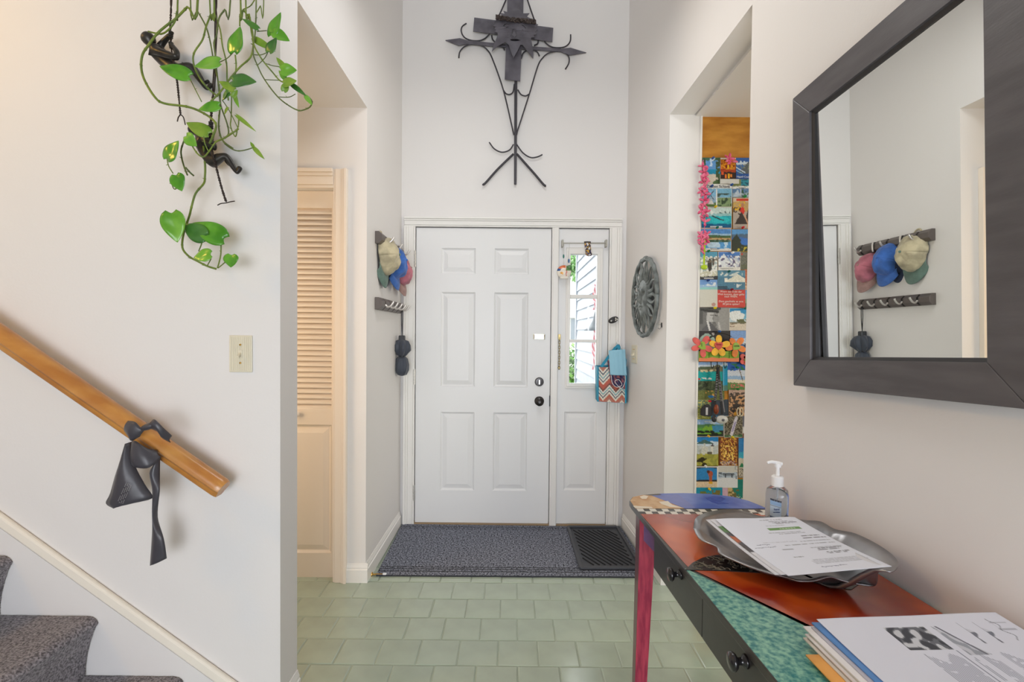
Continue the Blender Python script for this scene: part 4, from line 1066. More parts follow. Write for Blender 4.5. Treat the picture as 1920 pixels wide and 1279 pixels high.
# sheet corners: far-left, far-right, near-right, near-left
pc = [PZ(1341, 976, .818), PZ(1490, 972, .838), PZ(1672, 1062, .858), PZ(1478, 1080, .800)]
for q in pc: q.x = min(q.x, rx(q.y, .02))
def offs(cs, dx, dy, dz): return [q + V((dx, dy, dz)) for q in cs]
def brochure(u, v):
    n_ = vnoise(u*9, v*12, 6)
    if u < .12 and .14 < v < .62: return (94, 92, 96) if n_ < -.1 else ((96, 130, 84) if v < .3 else ((186, 108, 76) if v < .5 else (90, 84, 84)))
    return (216, 216, 222)
sheet('paper_sheet', offs(pc, -.018, .020, -.008), lambda u, v: (218, 219, 226), 20, 24, .004, label='plain sheet lowest under the form in the pewter dish', group='papers in the dish')
sheet('brochure', offs(pc, -.010, .012, -.004), brochure, 40, 60, .004, label='printed brochure peeking out under the form in the dish', group='papers in the dish')
sheet('form_sheet', pc, form, 110, 200, .006, label='white printed form with green button lying in the pewter dish', group='papers in the dish')

# paper stack at the near end
tl, trr = PZ(1531, 1163, .806), PZ(1866, 1150, .836)
trr.x = min(trr.x, rx(trr.y, .02)); dn = V((.018, -.30, 0))
tc = [tl, trr, trr + dn + V((-.002, 0, -.012)), tl + V((.012, -.30, -.004))]
def article(u, v):
    n_ = vnoise(u*40, v*40, 1); W_ = (222, 224, 236)
    if .30 < u < .52 and .10 < v < .30:
        k = vnoise(u*22, v*18, 3); return (206, 208, 214) if k > .12 else ((66, 68, 76) if k < -.05 else (108, 110, 118))
    if .56 < u < .67 and .10 < v < .34:
        k = abs(u - .58 - (v - .1)*.28); k2 = vnoise(u*30, v*16, 9)
        if k < .006: return (110, 112, 124)
        if u - .56 < (v - .1)*.45: return (156, 160, 172) if k2 < .1 else (200, 202, 212)
    for c0 in (.715, .80):
        if .08 < v < .26:
            k = u - c0
            if abs(k) < .0016 + .004*max(0, v - .17)/.09: return (116, 119, 132)
            if 0 < k < .026*sin(pi*max(0, min(1, (v - .13)/.08)))**.8: return (120, 123, 136) if v > .165 else (206, 208, 220)
    if abs(u - .90 - .012*sin(v*70)) < .0022 and .06 < v < .24: return (84, 87, 100)
    if .88 < u < .97 and .08 < v < .16 and (abs(v - .09) < .004 or abs(v - .15) < .004 or abs(u - .89) < .0016): return (182, 184, 196)
    for u0, u1 in ((.34, .505), (.55, .57), (.60, .66), (.71, .80), (.83, .85), (.885, .97)):
        if u0 < u < u1 and v > .36 + .03*sin(u*50):
            if (u*96) % 1 < .5 and n_ > -.4: return (164, 167, 182)
    if abs(u - .525) < .003 and v > .3: return (130, 134, 152)
    return W_
SHc = [((232, 166, 84), -.045, -.045, -.036, 'orange envelope at the bottom of the paper stack', 'envelope'),
       ((218, 210, 200), -.026, -.004, -.031, 'cream sheet second from the bottom of the paper stack', 'paper'),
       ((168, 164, 162), -.022, -.010, -.027, 'grey booklet low in the paper stack', 'booklet'),
       ((228, 222, 222), -.024, -.006, -.023, 'white booklet above the grey booklet in the paper stack', 'booklet'),
       ((206, 204, 196), -.020, -.012, -.019, 'off-white leaflet in the middle of the paper stack', 'leaflet'),
       ((232, 230, 232), -.022, .004, -.015, 'white sheet just under the lilac sheet in the paper stack', 'paper'),
       ((188, 188, 202), -.012, -.004, -.011, 'lilac-grey sheet under the blue folder', 'paper'),
       ((92, 142, 204), -.008, .001, -.006, 'bright blue folder under the top sheet of the stack', 'folder')]
for i, (c_, dx, dy, dz, lb, ct) in enumerate(SHc):
    cs = offs(tc, dx, dy, dz)
    cs[1].x -= .01; cs[2].x -= .01
    for q in cs: q.z = max(q.z, TZ + .004 + .004*i)
    for kk in (1, 2): cs[kk].z = max(TZ + .008 + .004*i, cs[kk].z - .012)
    sheet({'envelope': 'envelope', 'paper': 'paper_sheet', 'booklet': 'booklet', 'leaflet': 'leaflet', 'folder': 'folder'}[ct], cs, (lambda u, v, c_=c_: tuple(k*(1 + .03*vnoise(u*5, v*5, i)) for k in c_)), 12, 12, .0, None, lb, 'paper stack on the painted table', thick=.0030, cat=ct)
sheet('article_sheet', tc, article, 480, 130, .003, label='white sheet with photographs on top of the paper stack', group='paper stack on the painted table')

# ------------------------------------------------------------------ sanitizer bottle
bc0 = PZ(1456, 985, TZ + .001); bx0, by0 = bc0.x, bc0.y
san = thing('pump_bottle', bc0, 'clear hand sanitizer pump bottle with white pump behind the dish', 'bottle')
def bz(y): return PY(1456, y, by0).z
def sq(t, i):
    c_, s_ = abs(cos(t)), abs(sin(t)); return (c_**4 + s_**4)**(-.25)*.94
zs_ = bz(913) - TZ
CLEAR = mat('clear_gel', (214, 224, 236), rough=.04, trans=.94, ior=1.38)
MB().lathe([(.024, 0), (.031, .003), (.033, .010), (.033, zs_ - .022), (.030, zs_ - .010), (.020, zs_ - .001), (.0125, zs_ + .002), (.0125, zs_ + .006)], (bx0, by0, TZ + .001), (0, 0, 1), 40, fn=lambda t, i: sq(t + .5, i) if i < 6 else 1).build('bottle_body', CLEAR, san, smooth=True, angle=50)
c0, c1 = bz(911), bz(891.5)
m = MB().lathe([(.0165, 0), (.0168, c1 - c0 - .004), (.0150, c1 - c0 - .002), (.0130, c1 - c0), (.004, c1 - c0)], (bx0, by0, c0), (0, 0, 1), 28); m.build('collar', WHITEP, san, smooth=True, angle=40)
h0 = bz(876)
MB().lathe([(.0055, 0), (.0055, h0 - c1), (.009, h0 - c1), (.0095, bz(868.5) - c1), (.006, bz(867) - c1)], (bx0, by0, c1), (0, 0, 1), 18).build('pump_stem', WHITEP, san, smooth=True, angle=40)
MB().tube(smooth_path([(bx0 + .012, by0, bz(870)), (bx0 - .004, by0, bz(867.5)), (bx0 - .020, by0 - .002, bz(866)), (bx0 - .033, by0 - .003, bz(867.5))]), [.0056 - .0001*i for i in range(19)], 10).build('nozzle', WHITEP, san, smooth=True)
MB().tube([(bx0, by0, TZ + .012), (bx0, by0, c0)], .003, 8).build('dip_tube', WHITEP, san)
lx0, lx1 = bx0 - .0335, bx0 - .006; lz0, lz1 = bz(966), bz(929)
def lab(u, v):
    if v < .10: return (60, 62, 74) if vnoise(u*20, v*9, 1) > -.3 else (150, 156, 170)
    if v < .30: return (158, 190, 226)
    if .30 < v < .34: return (110, 116, 132)
    if v > .86: return (40, 86, 150)
    return (206, 222, 240)
def lpt(u, v):
    x = lx0 + (lx1 - lx0)*u; return V((x, by0 - .0355 + .010*(1 - u)**2, lz1 + (lz0 - lz1)*v - .006*u))
m = MB(); cols = []; colour_grid(m, cols, lpt, lab, 20, 40); lo = m.build('front_label', paint_mat(.4), san, cols=cols, smooth=True)
LB = mat('label_blue_ink', (44, 82, 150), rough=.5); lcx = (lx0 + lx1)/2
for body, sz, zz in (('hand', .0085, .50), ('sanitizer', .0062, .64)):
    text_mesh('label_text', body, sz, wallM((lcx, by0 - .0362, lz1 + (lz0 - lz1)*zz)), LB, lo)
# ------------------------------------------------------------------ wood panel with postcards
YP = YJ + .006
WOOD = mat('honey_plywood', (166, 104, 26), rough=.35, c2=(206, 146, 58), vscale=5.5, stretch=(1.0, 1, 3.2), coat=.3, detail=6)
ptop = PY(1360, 219, YP).z
struct(MB().box(JX + .001, 2.2, YP, YP + .03, 0, ptop + .02).build('wall_panel', WOOD), 'honey wood cabinet side covered with postcards', 'wood panel')
struct(MB().box(JX - .006, JX + .003, YJ - .004, YP + .004, 0, ptop + .02).build('trim_9', TRIM), 'thin white edge strip beside the postcard panel', 'edge strip')
def shade(spec, u, v, seed):
    """u right, v down, 0..1; spec: bands, noise amount/scale, shapes, border"""
    bw = spec.get('w', 0)
    asp = spec['asp']
    if bw and (u < bw or u > 1 - bw or v < bw/asp or v > 1 - bw/asp): return (232, 230, 226)
    bands = spec['b']; c = bands[-1][1]
    n0 = vnoise(u*4, v*4, seed)*.5 + vnoise(u*11, v*11, seed + 5)*.35
    vv = v + n0*spec.get('j', .06)
    for i in range(len(bands) - 1):
        if vv < bands[i + 1][0]:
            c = bands[i][1]; break
    c = list(c)
    for sh in spec.get('s', ()):
        k = sh[0]
        if k == 'e': hit = ((u - sh[1])/sh[3])**2 + ((v - sh[2])/sh[4])**2 + n0*.5 < 1
        elif k == 'r': hit = sh[1] < u < sh[3] and sh[2] < v < sh[4]
        elif k == 't': hit = sh[2] < v < sh[4] and abs(u - sh[1] - n0*.05) < sh[3]*(v - sh[2])/(sh[4] - sh[2])
        elif k == 'l':
            ax, ay_, bx_, by_ = sh[1], sh[2], sh[3], sh[4]; dx, dy_ = bx_ - ax, by_ - ay_
            t = max(0, min(1, ((u - ax)*dx + (v - ay_)*dy_)/(dx*dx + dy_*dy_ + 1e-9)))
            hit = (u - ax - t*dx)**2 + (v - ay_ - t*dy_)**2 < sh[6]**2
        elif k == 'n': hit = sh[2] < v < sh[4] and sh[1] < u < sh[3] and vnoise(u*sh[6], v*sh[6]*asp, seed + 9) > sh[7]
        if hit: c = list(sh[5])
    nn = 1 + spec.get('n', .12)*vnoise(u*26, v*26*asp, seed + 3)
    return tuple(x*nn for x in c)
SKY, SEA, SAND, GRN, WHT = (96, 150, 208), (40, 150, 180), (214, 204, 190), (74, 104, 62), (230, 230, 230)
CARDS = [
 (1316.8, 295.6, 1350.6, 350, 'turquoise sea and palms card at the top left of the panel', dict(b=[(0, (70, 110, 90)), (.1, SKY), (.42, (30, 140, 180)), (.56, SAND)], s=[('n', 0, 0, 1, .3, (196, 214, 236), 5, .15), ('n', 0, 0, .2, .5, (58, 84, 60), 7, -.25), ('n', .75, 0, 1, 1, (66, 88, 60), 8, -.25), ('e', .78, .9, .2, .12, (84, 110, 70))])),
 (1350.7, 296, 1380, 335, 'orange carved mask card at the top middle of the panel', dict(b=[(0, (226, 222, 210)), (.07, (206, 120, 40)), (.55, (170, 66, 32)), (.68, (52, 36, 36))], s=[('n', 0, .07, 1, .55, (228, 160, 40), 9, .1), ('n', 0, .07, 1, .55, (120, 40, 24), 11, .25), ('e', .5, .38, .07, .13, (244, 190, 40)), ('r', .3, .78, .42, 1, (226, 120, 40)), ('r', .47, .76, .6, 1, (240, 180, 40)), ('r', .64, .78, .74, .94, (226, 130, 50)), ('r', .05, .66, .2, .82, (214, 90, 50))], n=.2)),
 (1380, 296, 1408, 335.5, 'blue mountain coast card at the top right of the panel', dict(b=[(0, (52, 96, 170)), (.2, (206, 222, 236)), (.34, (66, 110, 176)), (.6, (40, 84, 156)), (.99, (30, 70, 140))], s=[('t', .85, .18, .75, .75, (92, 100, 106)), ('n', .2, .3, .9, .55, (130, 140, 120), 8, .25), ('l', 0, .45, .6, .7, (196, 214, 232), .025), ('l', 0, .6, .45, .75, (140, 180, 216), .02)], j=.2)),
 (1350, 335.8, 1385.5, 344.6, 'blank pale label strip below the mask card', dict(b=[(0, (206, 206, 202)), (1, (206, 206, 202))], n=.02)),
 (1373, 335.8, 1407, 370.5, 'lake town collage card below the coast card', dict(b=[(0, (120, 140, 110)), (.38, (222, 224, 224)), (.52, (96, 130, 172)), (.75, (150, 170, 186)), (.99, (80, 110, 90))], s=[('r', .48, .02, 1, .36, (52, 140, 160)), ('n', .48, .02, 1, .36, (34, 84, 110), 10, .05), ('r', 0, .04, .44, .36, (132, 142, 96)), ('r', .46, .53, .5, 1, WHT), ('t', .28, .55, .22, .95, (190, 206, 224)), ('n', .5, .55, 1, 1, (60, 92, 70), 8, .05)])),
 (1314.8, 345, 1372.5, 388.3, 'windmill collage card with cursive title', dict(b=[(0, (226, 226, 222)), (.2, (128, 180, 214)), (.55, (150, 180, 206)), (.82, (92, 120, 66))], s=[('r', .49, .22, .51, 1, WHT), ('r', .52, .24, .98, .56, (120, 176, 206)), ('n', .52, .4, .98, .56, (70, 90, 84), 7, -.05), ('r', .52, .58, .98, .97, (126, 150, 110)), ('n', .52, .58, .98, .97, (60, 80, 60), 10, .1), ('l', .2, .3, .42, .7, (70, 60, 60), .012), ('l', .42, .28, .2, .62, (70, 60, 60), .012), ('t', .32, .62, .1, .88, (206, 206, 200)), ('n', 0, .25, .48, .5, (196, 216, 232), 5, .2)], w=.012)),
 (1314.4, 388.5, 1371.8, 428, 'leaping dolphin in turquoise water card', dict(b=[(0, (196, 216, 214)), (.3, (150, 196, 200)), (.42, (40, 168, 186)), (.8, (24, 96, 140)), (.95, (30, 84, 130))], s=[('e', .55, .6, .38, .16, (50, 190, 200)), ('l', .38, .42, .62, .58, (44, 70, 84), .03), ('l', .62, .58, .74, .62, (60, 84, 96), .025), ('n', .0, .1, .5, .35, (228, 234, 232), 8, .05), ('n', .6, .12, .95, .3, (96, 120, 124), 12, .25), ('r', .3, .9, .7, .96, (214, 224, 230))], w=.012)),
 (1374.4, 370.8, 1406.4, 428.8, 'tango dancers card on the right of the panel', dict(b=[(0, (206, 186, 166)), (.12, (190, 160, 110)), (.45, (176, 166, 158)), (.99, (160, 150, 142))], s=[('r', .2, .02, 1, .1, (206, 70, 50)), ('n', 0, .12, .7, .4, (226, 180, 40), 8, .05), ('n', 0, .3, .5, .55, (60, 48, 46), 9, .12), ('e', .55, .42, .12, .12, (214, 60, 54)), ('t', .5, .45, .42, .86, (66, 58, 56)), ('t', .95, .25, .3, .8, (74, 66, 64)), ('l', .66, .55, .85, .8, (206, 160, 130), .035), ('l', .85, .8, .84, .95, (206, 160, 130), .025), ('e', .56, .24, .1, .07, (184, 130, 100))])),
 (1313.4, 429, 1371, 470.5, 'lakeside town mirrored in blue water card', dict(b=[(0, (86, 140, 204)), (.22, (150, 186, 214)), (.3, (74, 104, 70)), (.42, (196, 170, 120)), (.52, (86, 120, 116)), (.6, (90, 156, 214)), (.88, (222, 222, 220))], s=[('n', .2, .4, 1, .5, (140, 90, 60), 14, .1), ('n', .1, .5, .9, .6, (60, 90, 70), 9, .0), ('n', .2, .6, .9, .85, (188, 214, 234), 6, .12), ('r', .32, .91, .62, .94, (120, 110, 104))], w=.012)),
 (1372.2, 430, 1405.6, 471.8, 'rocky blue bay card right of the lakeside town', dict(b=[(0, (96, 156, 214)), (.22, (86, 112, 140)), (.36, (66, 110, 182)), (.7, (60, 80, 66)), (.99, (120, 124, 60))], s=[('t', .25, .22, .7, .95, (58, 66, 58)), ('t', .9, .18, .3, .42, (92, 110, 136)), ('n', .3, .8, 1, 1, (196, 180, 60), 10, .05), ('e', .72, .55, .22, .16, (70, 120, 200))])),
 (1312.6, 472, 1345.2, 524.6, 'penguins on snowy rocks card with dark caption', dict(b=[(0, (96, 160, 190)), (.2, (176, 190, 190)), (.7, (206, 206, 186)), (.88, (66, 68, 72)), (.99, (66, 68, 72))], s=[('n', 0, .15, 1, .86, (236, 236, 232), 7, .05), ('e', .56, .48, .12, .22, (70, 66, 62)), ('e', .76, .36, .07, .14, (84, 80, 76)), ('n', .3, .2, 1, .4, (130, 116, 100), 10, .1), ('r', .24, .92, .76, .96, (196, 196, 196))])),
 (1346.6, 472, 1388, 507, 'snowy mountain peaks card', dict(b=[(0, (84, 130, 200)), (.3, (150, 170, 206)), (.82, (226, 226, 224))], s=[('t', .25, .1, .5, .82, (222, 228, 236)), ('t', .75, .22, .4, .82, (200, 208, 224)), ('n', 0, .2, 1, .82, (104, 96, 130), 8, .12), ('n', 0, .2, 1, .82, (236, 240, 244), 10, .22), ('r', .1, .89, .7, .93, (150, 150, 150))], w=.012)),
 (1387.6, 472.8, 1404.6, 506, 'mossy grey stone card strip', dict(b=[(0, (120, 122, 112)), (.7, (104, 110, 86)), (.99, (150, 110, 80))], s=[('n', 0, .2, 1, 1, (96, 100, 94), 9, .05), ('e', .2, .12, .12, .06, (190, 60, 50))], n=.2)),
 (1395.5, 505.8, 1404, 543, 'narrow orange-brown card strip', dict(b=[(0, (196, 110, 76)), (.6, (212, 176, 140)), (.99, (206, 206, 190))], s=[('n', 0, 0, 1, 1, (150, 70, 50), 7, .1)])),
 (1345.6, 507, 1397, 543.4, 'iceberg on a steel blue sea card', dict(b=[(0, (98, 146, 172)), (.3, (84, 130, 158)), (.99, (96, 144, 176))], s=[('t', .72, .18, .5, .62, (226, 226, 214)), ('n', .1, .08, .9, .3, (214, 222, 220), 9, .08), ('n', .25, .4, 1, .62, (236, 234, 224), 8, .0), ('n', .6, .7, .9, .9, (214, 222, 224), 9, .1), ('r', .0, .84, .36, .9, (44, 60, 76)), ('r', 0, .93, .34, .98, (60, 74, 90))])),
 (1311.9, 524.6, 1345.2, 576, 'pale empty beach card', dict(b=[(0, (120, 160, 214)), (.18, (156, 190, 222)), (.28, (150, 206, 204)), (.36, (212, 210, 200)), (.99, (206, 202, 192))], s=[('n', .2, .1, .9, .22, (222, 230, 238), 6, .1), ('e', .78, .9, .12, .06, (190, 150, 140))], n=.03, j=.02)),
 (1397, 544, 1403.4, 577, 'narrow coast card strip beside the red card', dict(b=[(0, (84, 150, 200)), (.5, (120, 150, 120)), (.75, (90, 80, 50))])),
 (1345.2, 543.6, 1397.4, 576.4, 'red card with white German text', dict(b=[(0, (208, 76, 70)), (1, (208, 76, 70))], n=.03)),
 (1310.4, 576.4, 1368, 620.4, 'black and white portrait of a person in a wide-brimmed hat', dict(b=[(0, (120, 120, 120)), (.99, (140, 140, 140))], s=[('r', .6, 0, 1, 1, (158, 158, 158)), ('r', 0, .12, .12, .7, (96, 96, 96)), ('e', .45, .46, .20, .42, (190, 190, 190)), ('e', .55, .5, .10, .34, (150, 150, 150)), ('e', .36, .06, .36, .16, (92, 92, 92)), ('l', .08, .1, .62, .2, (64, 64, 64), .04), ('l', .38, .34, .46, .33, (60, 60, 60), .015), ('l', .52, .34, .60, .36, (60, 60, 60), .015), ('l', .47, .38, .46, .52, (130, 130, 130), .015), ('l', .4, .64, .52, .65, (90, 90, 90), .02), ('e', .46, .76, .12, .10, (120, 120, 120)), ('t', .35, .6, .3, 1.0, (100, 100, 104)), ('l', .28, .6, .36, 1, (216, 216, 216), .03), ('l', .64, .66, .7, 1, (190, 190, 190), .03)], n=.06, j=0)),
 (1367.6, 577.6, 1402.4, 619.4, 'beach under big white clouds card', dict(b=[(0, (40, 140, 196)), (.18, (110, 180, 216)), (.5, (190, 210, 222)), (.62, (120, 116, 96)), (.7, SAND)], s=[('e', .4, .35, .42, .24, (228, 234, 238)), ('e', .8, .15, .2, .1, (60, 150, 206)), ('n', .4, .5, 1, .66, (96, 100, 70), 9, -.05), ('n', 0, .7, .3, .85, (150, 130, 110), 12, .2)], w=.012)),
 (1309.5, 620.4, 1369.4, 678.5, 'dark card with a pale scalloped hat', dict(b=[(0, (62, 60, 62)), (.99, (52, 50, 52))], s=[('e', .26, .42, .28, .32, (170, 196, 184)), ('l', .05, .42, .45, .16, (52, 56, 56), .03), ('e', .46, .10, .04, .04, (226, 226, 226))], n=.12)),
 (1369.2, 620, 1401.6, 680, 'blue harbour card behind the flower sign', dict(b=[(0, (130, 166, 222)), (.25, (186, 204, 230)), (.42, (84, 120, 160)), (.6, (60, 84, 120))], s=[('n', .4, .25, 1, .5, (226, 230, 234), 10, .1), ('l', .5, .2, .5, .5, (60, 60, 70), .015), ('n', 0, .4, 1, .8, (44, 66, 96), 10, .12)])),
 (1308, 679, 1361, 714.4, 'turquoise lagoon card under the flower sign', dict(b=[(0, (150, 180, 224)), (.14, (206, 218, 232)), (.25, (96, 110, 84)), (.46, (30, 160, 160)), (.99, (24, 150, 158))], s=[('t', .7, .12, .5, .5, (112, 110, 84)), ('n', .1, .4, 1, .52, (216, 200, 160), 8, .1), ('n', .1, .82, .5, .92, (226, 226, 220), 12, -.1), ('r', .0, .86, .09, .96, (190, 50, 50))])),
 (1355, 681, 1364, 733, 'narrow aqua blue card strip behind the lanyard', dict(b=[(0, (196, 210, 226)), (.1, (36, 150, 190)), (.8, (90, 130, 120))])),
 (1362, 679, 1401, 731, 'leaning palm beach card with pink lettering', dict(b=[(0, (44, 100, 190)), (.3, (206, 214, 230)), (.5, (150, 180, 216)), (.62, (222, 210, 190)), (.75, (96, 132, 74))], s=[('n', .2, .06, 1, .3, (44, 120, 84), 7, .02), ('l', .6, .2, .78, .66, (110, 96, 84), .02), ('n', .2, .8, .85, .92, (216, 110, 110), 16, -.05)])),
 (1307.4, 714.4, 1358.2, 750, 'dark hillside bushes card left of the lanyard', dict(b=[(0, (88, 100, 72)), (.5, (110, 116, 66)), (.99, (150, 150, 90))], s=[('n', 0, 0, 1, .5, (58, 66, 50), 12, .05), ('n', .3, .5, .7, .8, (226, 170, 90), 7, .15), ('e', .5, .82, .12, .07, (50, 120, 180))], n=.25)),
 (1366.4, 731, 1398.4, 781, 'brown animals card with scissors', dict(b=[(0, (190, 160, 146)), (.2, (196, 150, 110)), (.99, (176, 130, 90))], s=[('n', 0, .1, 1, 1, (84, 70, 62), 7, .06), ('n', 0, .1, 1, 1, (52, 46, 46), 10, .2), ('e', .45, .6, .2, .1, (60, 52, 50)), ('e', .4, .9, .1, .06, (220, 160, 60))], n=.2)),
 (1306.4, 750, 1333, 786.5, 'yellow-green meadow card behind the pouch', dict(b=[(0, (120, 140, 110)), (.4, (150, 156, 84)), (.99, (96, 116, 70))], s=[('n', 0, 0, 1, 1, (206, 196, 110), 8, .15)], n=.25)),
 (1333, 749, 1367, 787, 'dark slate card behind the key fob', dict(b=[(0, (66, 74, 86)), (.8, (70, 140, 190))])),
 (1304.8, 785.6, 1357, 819, 'green hills and lake card', dict(b=[(0, (150, 186, 226)), (.3, (84, 130, 84)), (.5, (90, 156, 66)), (.82, (48, 60, 44))], s=[('e', .75, .55, .3, .2, (70, 140, 180)), ('n', 0, .35, .6, .85, (126, 176, 60), 7, .0), ('n', 0, .65, 1, 1, (36, 42, 34), 8, .02), ('n', .1, .1, .7, .28, (206, 220, 236), 5, .05)], w=.012)),
 (1357.8, 780, 1392.6, 820.4, 'waterfall gorge card with green caption', dict(b=[(0, (110, 104, 90)), (.88, (70, 104, 66)), (.99, (70, 104, 66))], s=[('n', 0, 0, 1, .88, (66, 60, 48), 9, .0), ('n', 0, 0, 1, .88, (150, 140, 120), 14, .2), ('l', .65, .1, .4, .85, (214, 208, 220), .08), ('l', .6, .3, .45, .7, (150, 140, 180), .04), ('r', .25, .92, .75, .96, (176, 196, 160))], w=.02, n=.2)),
 (1392.4, 780, 1397, 821, 'thin dark framed card strip', dict(b=[(0, (96, 96, 110)), (.5, (206, 204, 204)), (.8, (110, 70, 50))])),
 (1303, 819.6, 1346.8, 873.8, 'pale hilltop castle card', dict(b=[(0, (44, 130, 196)), (.16, (200, 216, 230)), (.3, (190, 196, 196)), (.6, (150, 150, 70)), (.99, (70, 64, 36))], s=[('t', .42, .08, .4, .24, (70, 104, 104)), ('r', .3, .34, .56, .62, (206, 206, 196)), ('r', .38, .2, .44, .5, (196, 198, 190)), ('t', .41, .08, .05, .22, (86, 110, 106)), ('r', .68, .3, .78, .58, (216, 214, 206)), ('t', .73, .2, .07, .32, (96, 90, 96)), ('r', .18, .42, .28, .6, (176, 176, 168)), ('n', 0, .58, 1, 1, (176, 170, 76), 6, .05), ('n', 0, .7, .5, 1, (52, 46, 26), 5, .0), ('r', .52, .5, .72, .6, (96, 90, 76))])),
 (1348.8, 820.6, 1383.4, 872.8, 'glowing orange mosaic card in a dark border', dict(b=[(0, (150, 80, 50)), (.99, (150, 84, 56))], s=[('n', .05, .02, .95, .98, (226, 176, 80), 13, .04), ('n', .05, .02, .95, .98, (90, 44, 30), 15, .16), ('n', .2, .3, .8, .8, (248, 216, 120), 12, .16), ('r', 0, 0, .06, 1, (40, 34, 36)), ('r', .94, 0, 1, 1, (40, 34, 36)), ('n', .05, .84, .95, .98, (200, 190, 190), 18, .1)], n=.2)),
 (1384.6, 821.6, 1395.4, 896, 'narrow seaside card with green parasol', dict(b=[(0, (50, 120, 180)), (.35, (60, 160, 190)), (.5, (196, 186, 170)), (.99, (150, 160, 140))], s=[('t', .6, .62, .6, .74, (40, 120, 84)), ('n', 0, .75, 1, 1, (96, 90, 84), 7, .05)])),
 (1303, 874.6, 1346, 916, 'bending bather before a blue wall card', dict(b=[(0, (60, 56, 60)), (.08, (50, 130, 190)), (.62, (50, 44, 46)), (.68, (220, 196, 166)), (.99, (226, 204, 176))], s=[('e', .68, .34, .11, .14, (176, 84, 60)), ('e', .58, .24, .06, .07, (90, 50, 40)), ('r', .63, .42, .76, .72, (170, 92, 66)), ('l', .45, .8, .55, .8, (214, 200, 180), .02), ('e', .68, .74, .09, .06, (222, 170, 50))], w=.03, j=.01)),
 (1346.2, 873.6, 1383, 914.6, 'snow-covered bench card at the panel bottom', dict(b=[(0, (200, 198, 194)), (.3, (176, 190, 206)), (.55, (214, 216, 222)), (.99, (206, 206, 204))], s=[('r', .24, .34, .82, .39, (60, 66, 76)), ('r', .26, .44, .8, .47, (70, 76, 86)), ('r', .34, .39, .4, .55, (66, 72, 84)), ('r', .68, .39, .74, .55, (66, 72, 84)), ('n', 0, .3, .2, .5, (96, 106, 120), 10, .1), ('n', .85, 0, 1, .6, (120, 130, 144), 9, .05)], n=.04, w=.012)),
 (1302, 914.2, 1354.4, 960, 'palm tops against teal sky card at the bottom', dict(b=[(0, (30, 140, 170)), (.5, (30, 150, 180)), (.99, (60, 150, 160))], s=[('n', .2, .15, .55, .6, (110, 116, 50), 9, -.2), ('n', .62, .12, .92, .55, (120, 110, 60), 9, -.2)])),
 (1354.2, 915, 1366, 960, 'plain pink card edge at the bottom', dict(b=[(0, (206, 170, 190)), (1, (206, 170, 190))], n=.03)),
 (1364.8, 899, 1394, 962, 'aerial green bay and beach card at the bottom right', dict(b=[(0, (30, 120, 110)), (.99, (24, 110, 100))], s=[('t', .1, .1, .9, 1.0, (196, 170, 120)), ('n', 0, .3, .7, 1, (110, 100, 60), 11, .02), ('n', 0, .5, 1, 1, (214, 206, 190), 15, .18)])),
]
PM = paint_mat(.35, 'glossy_card'); order = list(range(len(CARDS)))
card_objs = {}
TOPS = {3: 3, 5: 2, 17: 2, 15: 1, 10: 1, 32: 1, 36: 2, 37: 3}
for i, (x0, y0_, x1, y1_, lb, spec) in enumerate(CARDS):
    yy = YP - .0015 - .0011*(i % 4) - .004*TOPS.get(i, 0)*.5
    a, b_, c_, d_ = PY(x0, y0_, yy), PY(x1, y0_, yy), PY(x1, y1_, yy), PY(x0, y1_, yy)
    wpx, hpx = x1 - x0, y1_ - y0_; spec['asp'] = hpx/wpx
    nu = max(6, int(wpx*.9)); nv = max(6, int(hpx*.9)); m = MB(); cols = []
    bend = random.uniform(0, .0012); q4 = [a, b_, c_, d_]
    def cpt(u, v): p = bil(q4, u, v); p.y -= bend*(abs(u - .5)*2)**2; return p
    colour_grid(m, cols, cpt, lambda u, v: shade(spec, u, v, i*3.7 + 1), nu, nv)
    o = m.build('postcard', PM, cols=cols, solid=.0007, fixn=False)
    card_objs[i] = tag(o, lb, 'postcard', 'postcards on the wood panel')
INKW = mat('white_ink', (240, 232, 228), rough=.6); INKD = mat('dark_ink', (50, 56, 80), rough=.6); INKB = mat('pale_ink', (226, 232, 240), rough=.6)
def ctext(i, body, fx_, fy_, size, m_):
    x0, y0_, x1, y1_ = CARDS[i][:4]; p = PY(x0 + (x1 - x0)*fx_, y0_ + (y1_ - y0_)*fy_, YP - .012)
    o = card_objs[i]; p.y = min(v.co.y for v in o.data.vertices) + o.location.y - .0012
    text_mesh('card_text', body, size, wallM(p), m_, o, .0002)
for body, yy in (('Wenn das Ende der', .10), ('Welt kommt, dann gehe', .25), ('nach WIEN.', .38), ('Dort geschieht es erst', .66), ('30 Jahre sp\u00e4ter!', .81)): ctext(17, body, .5, yy, .0142, INKW)
ctext(5, 'Zaanse Schans', .56, .10, .021, INKD); ctext(6, 'ANTARCTICA', .5, .93, .010, INKW); ctext(2, 'Napali Coast', .54, .88, .0135, INKB); ctext(4, 'Luzern', .6, .45, .013, INKD)
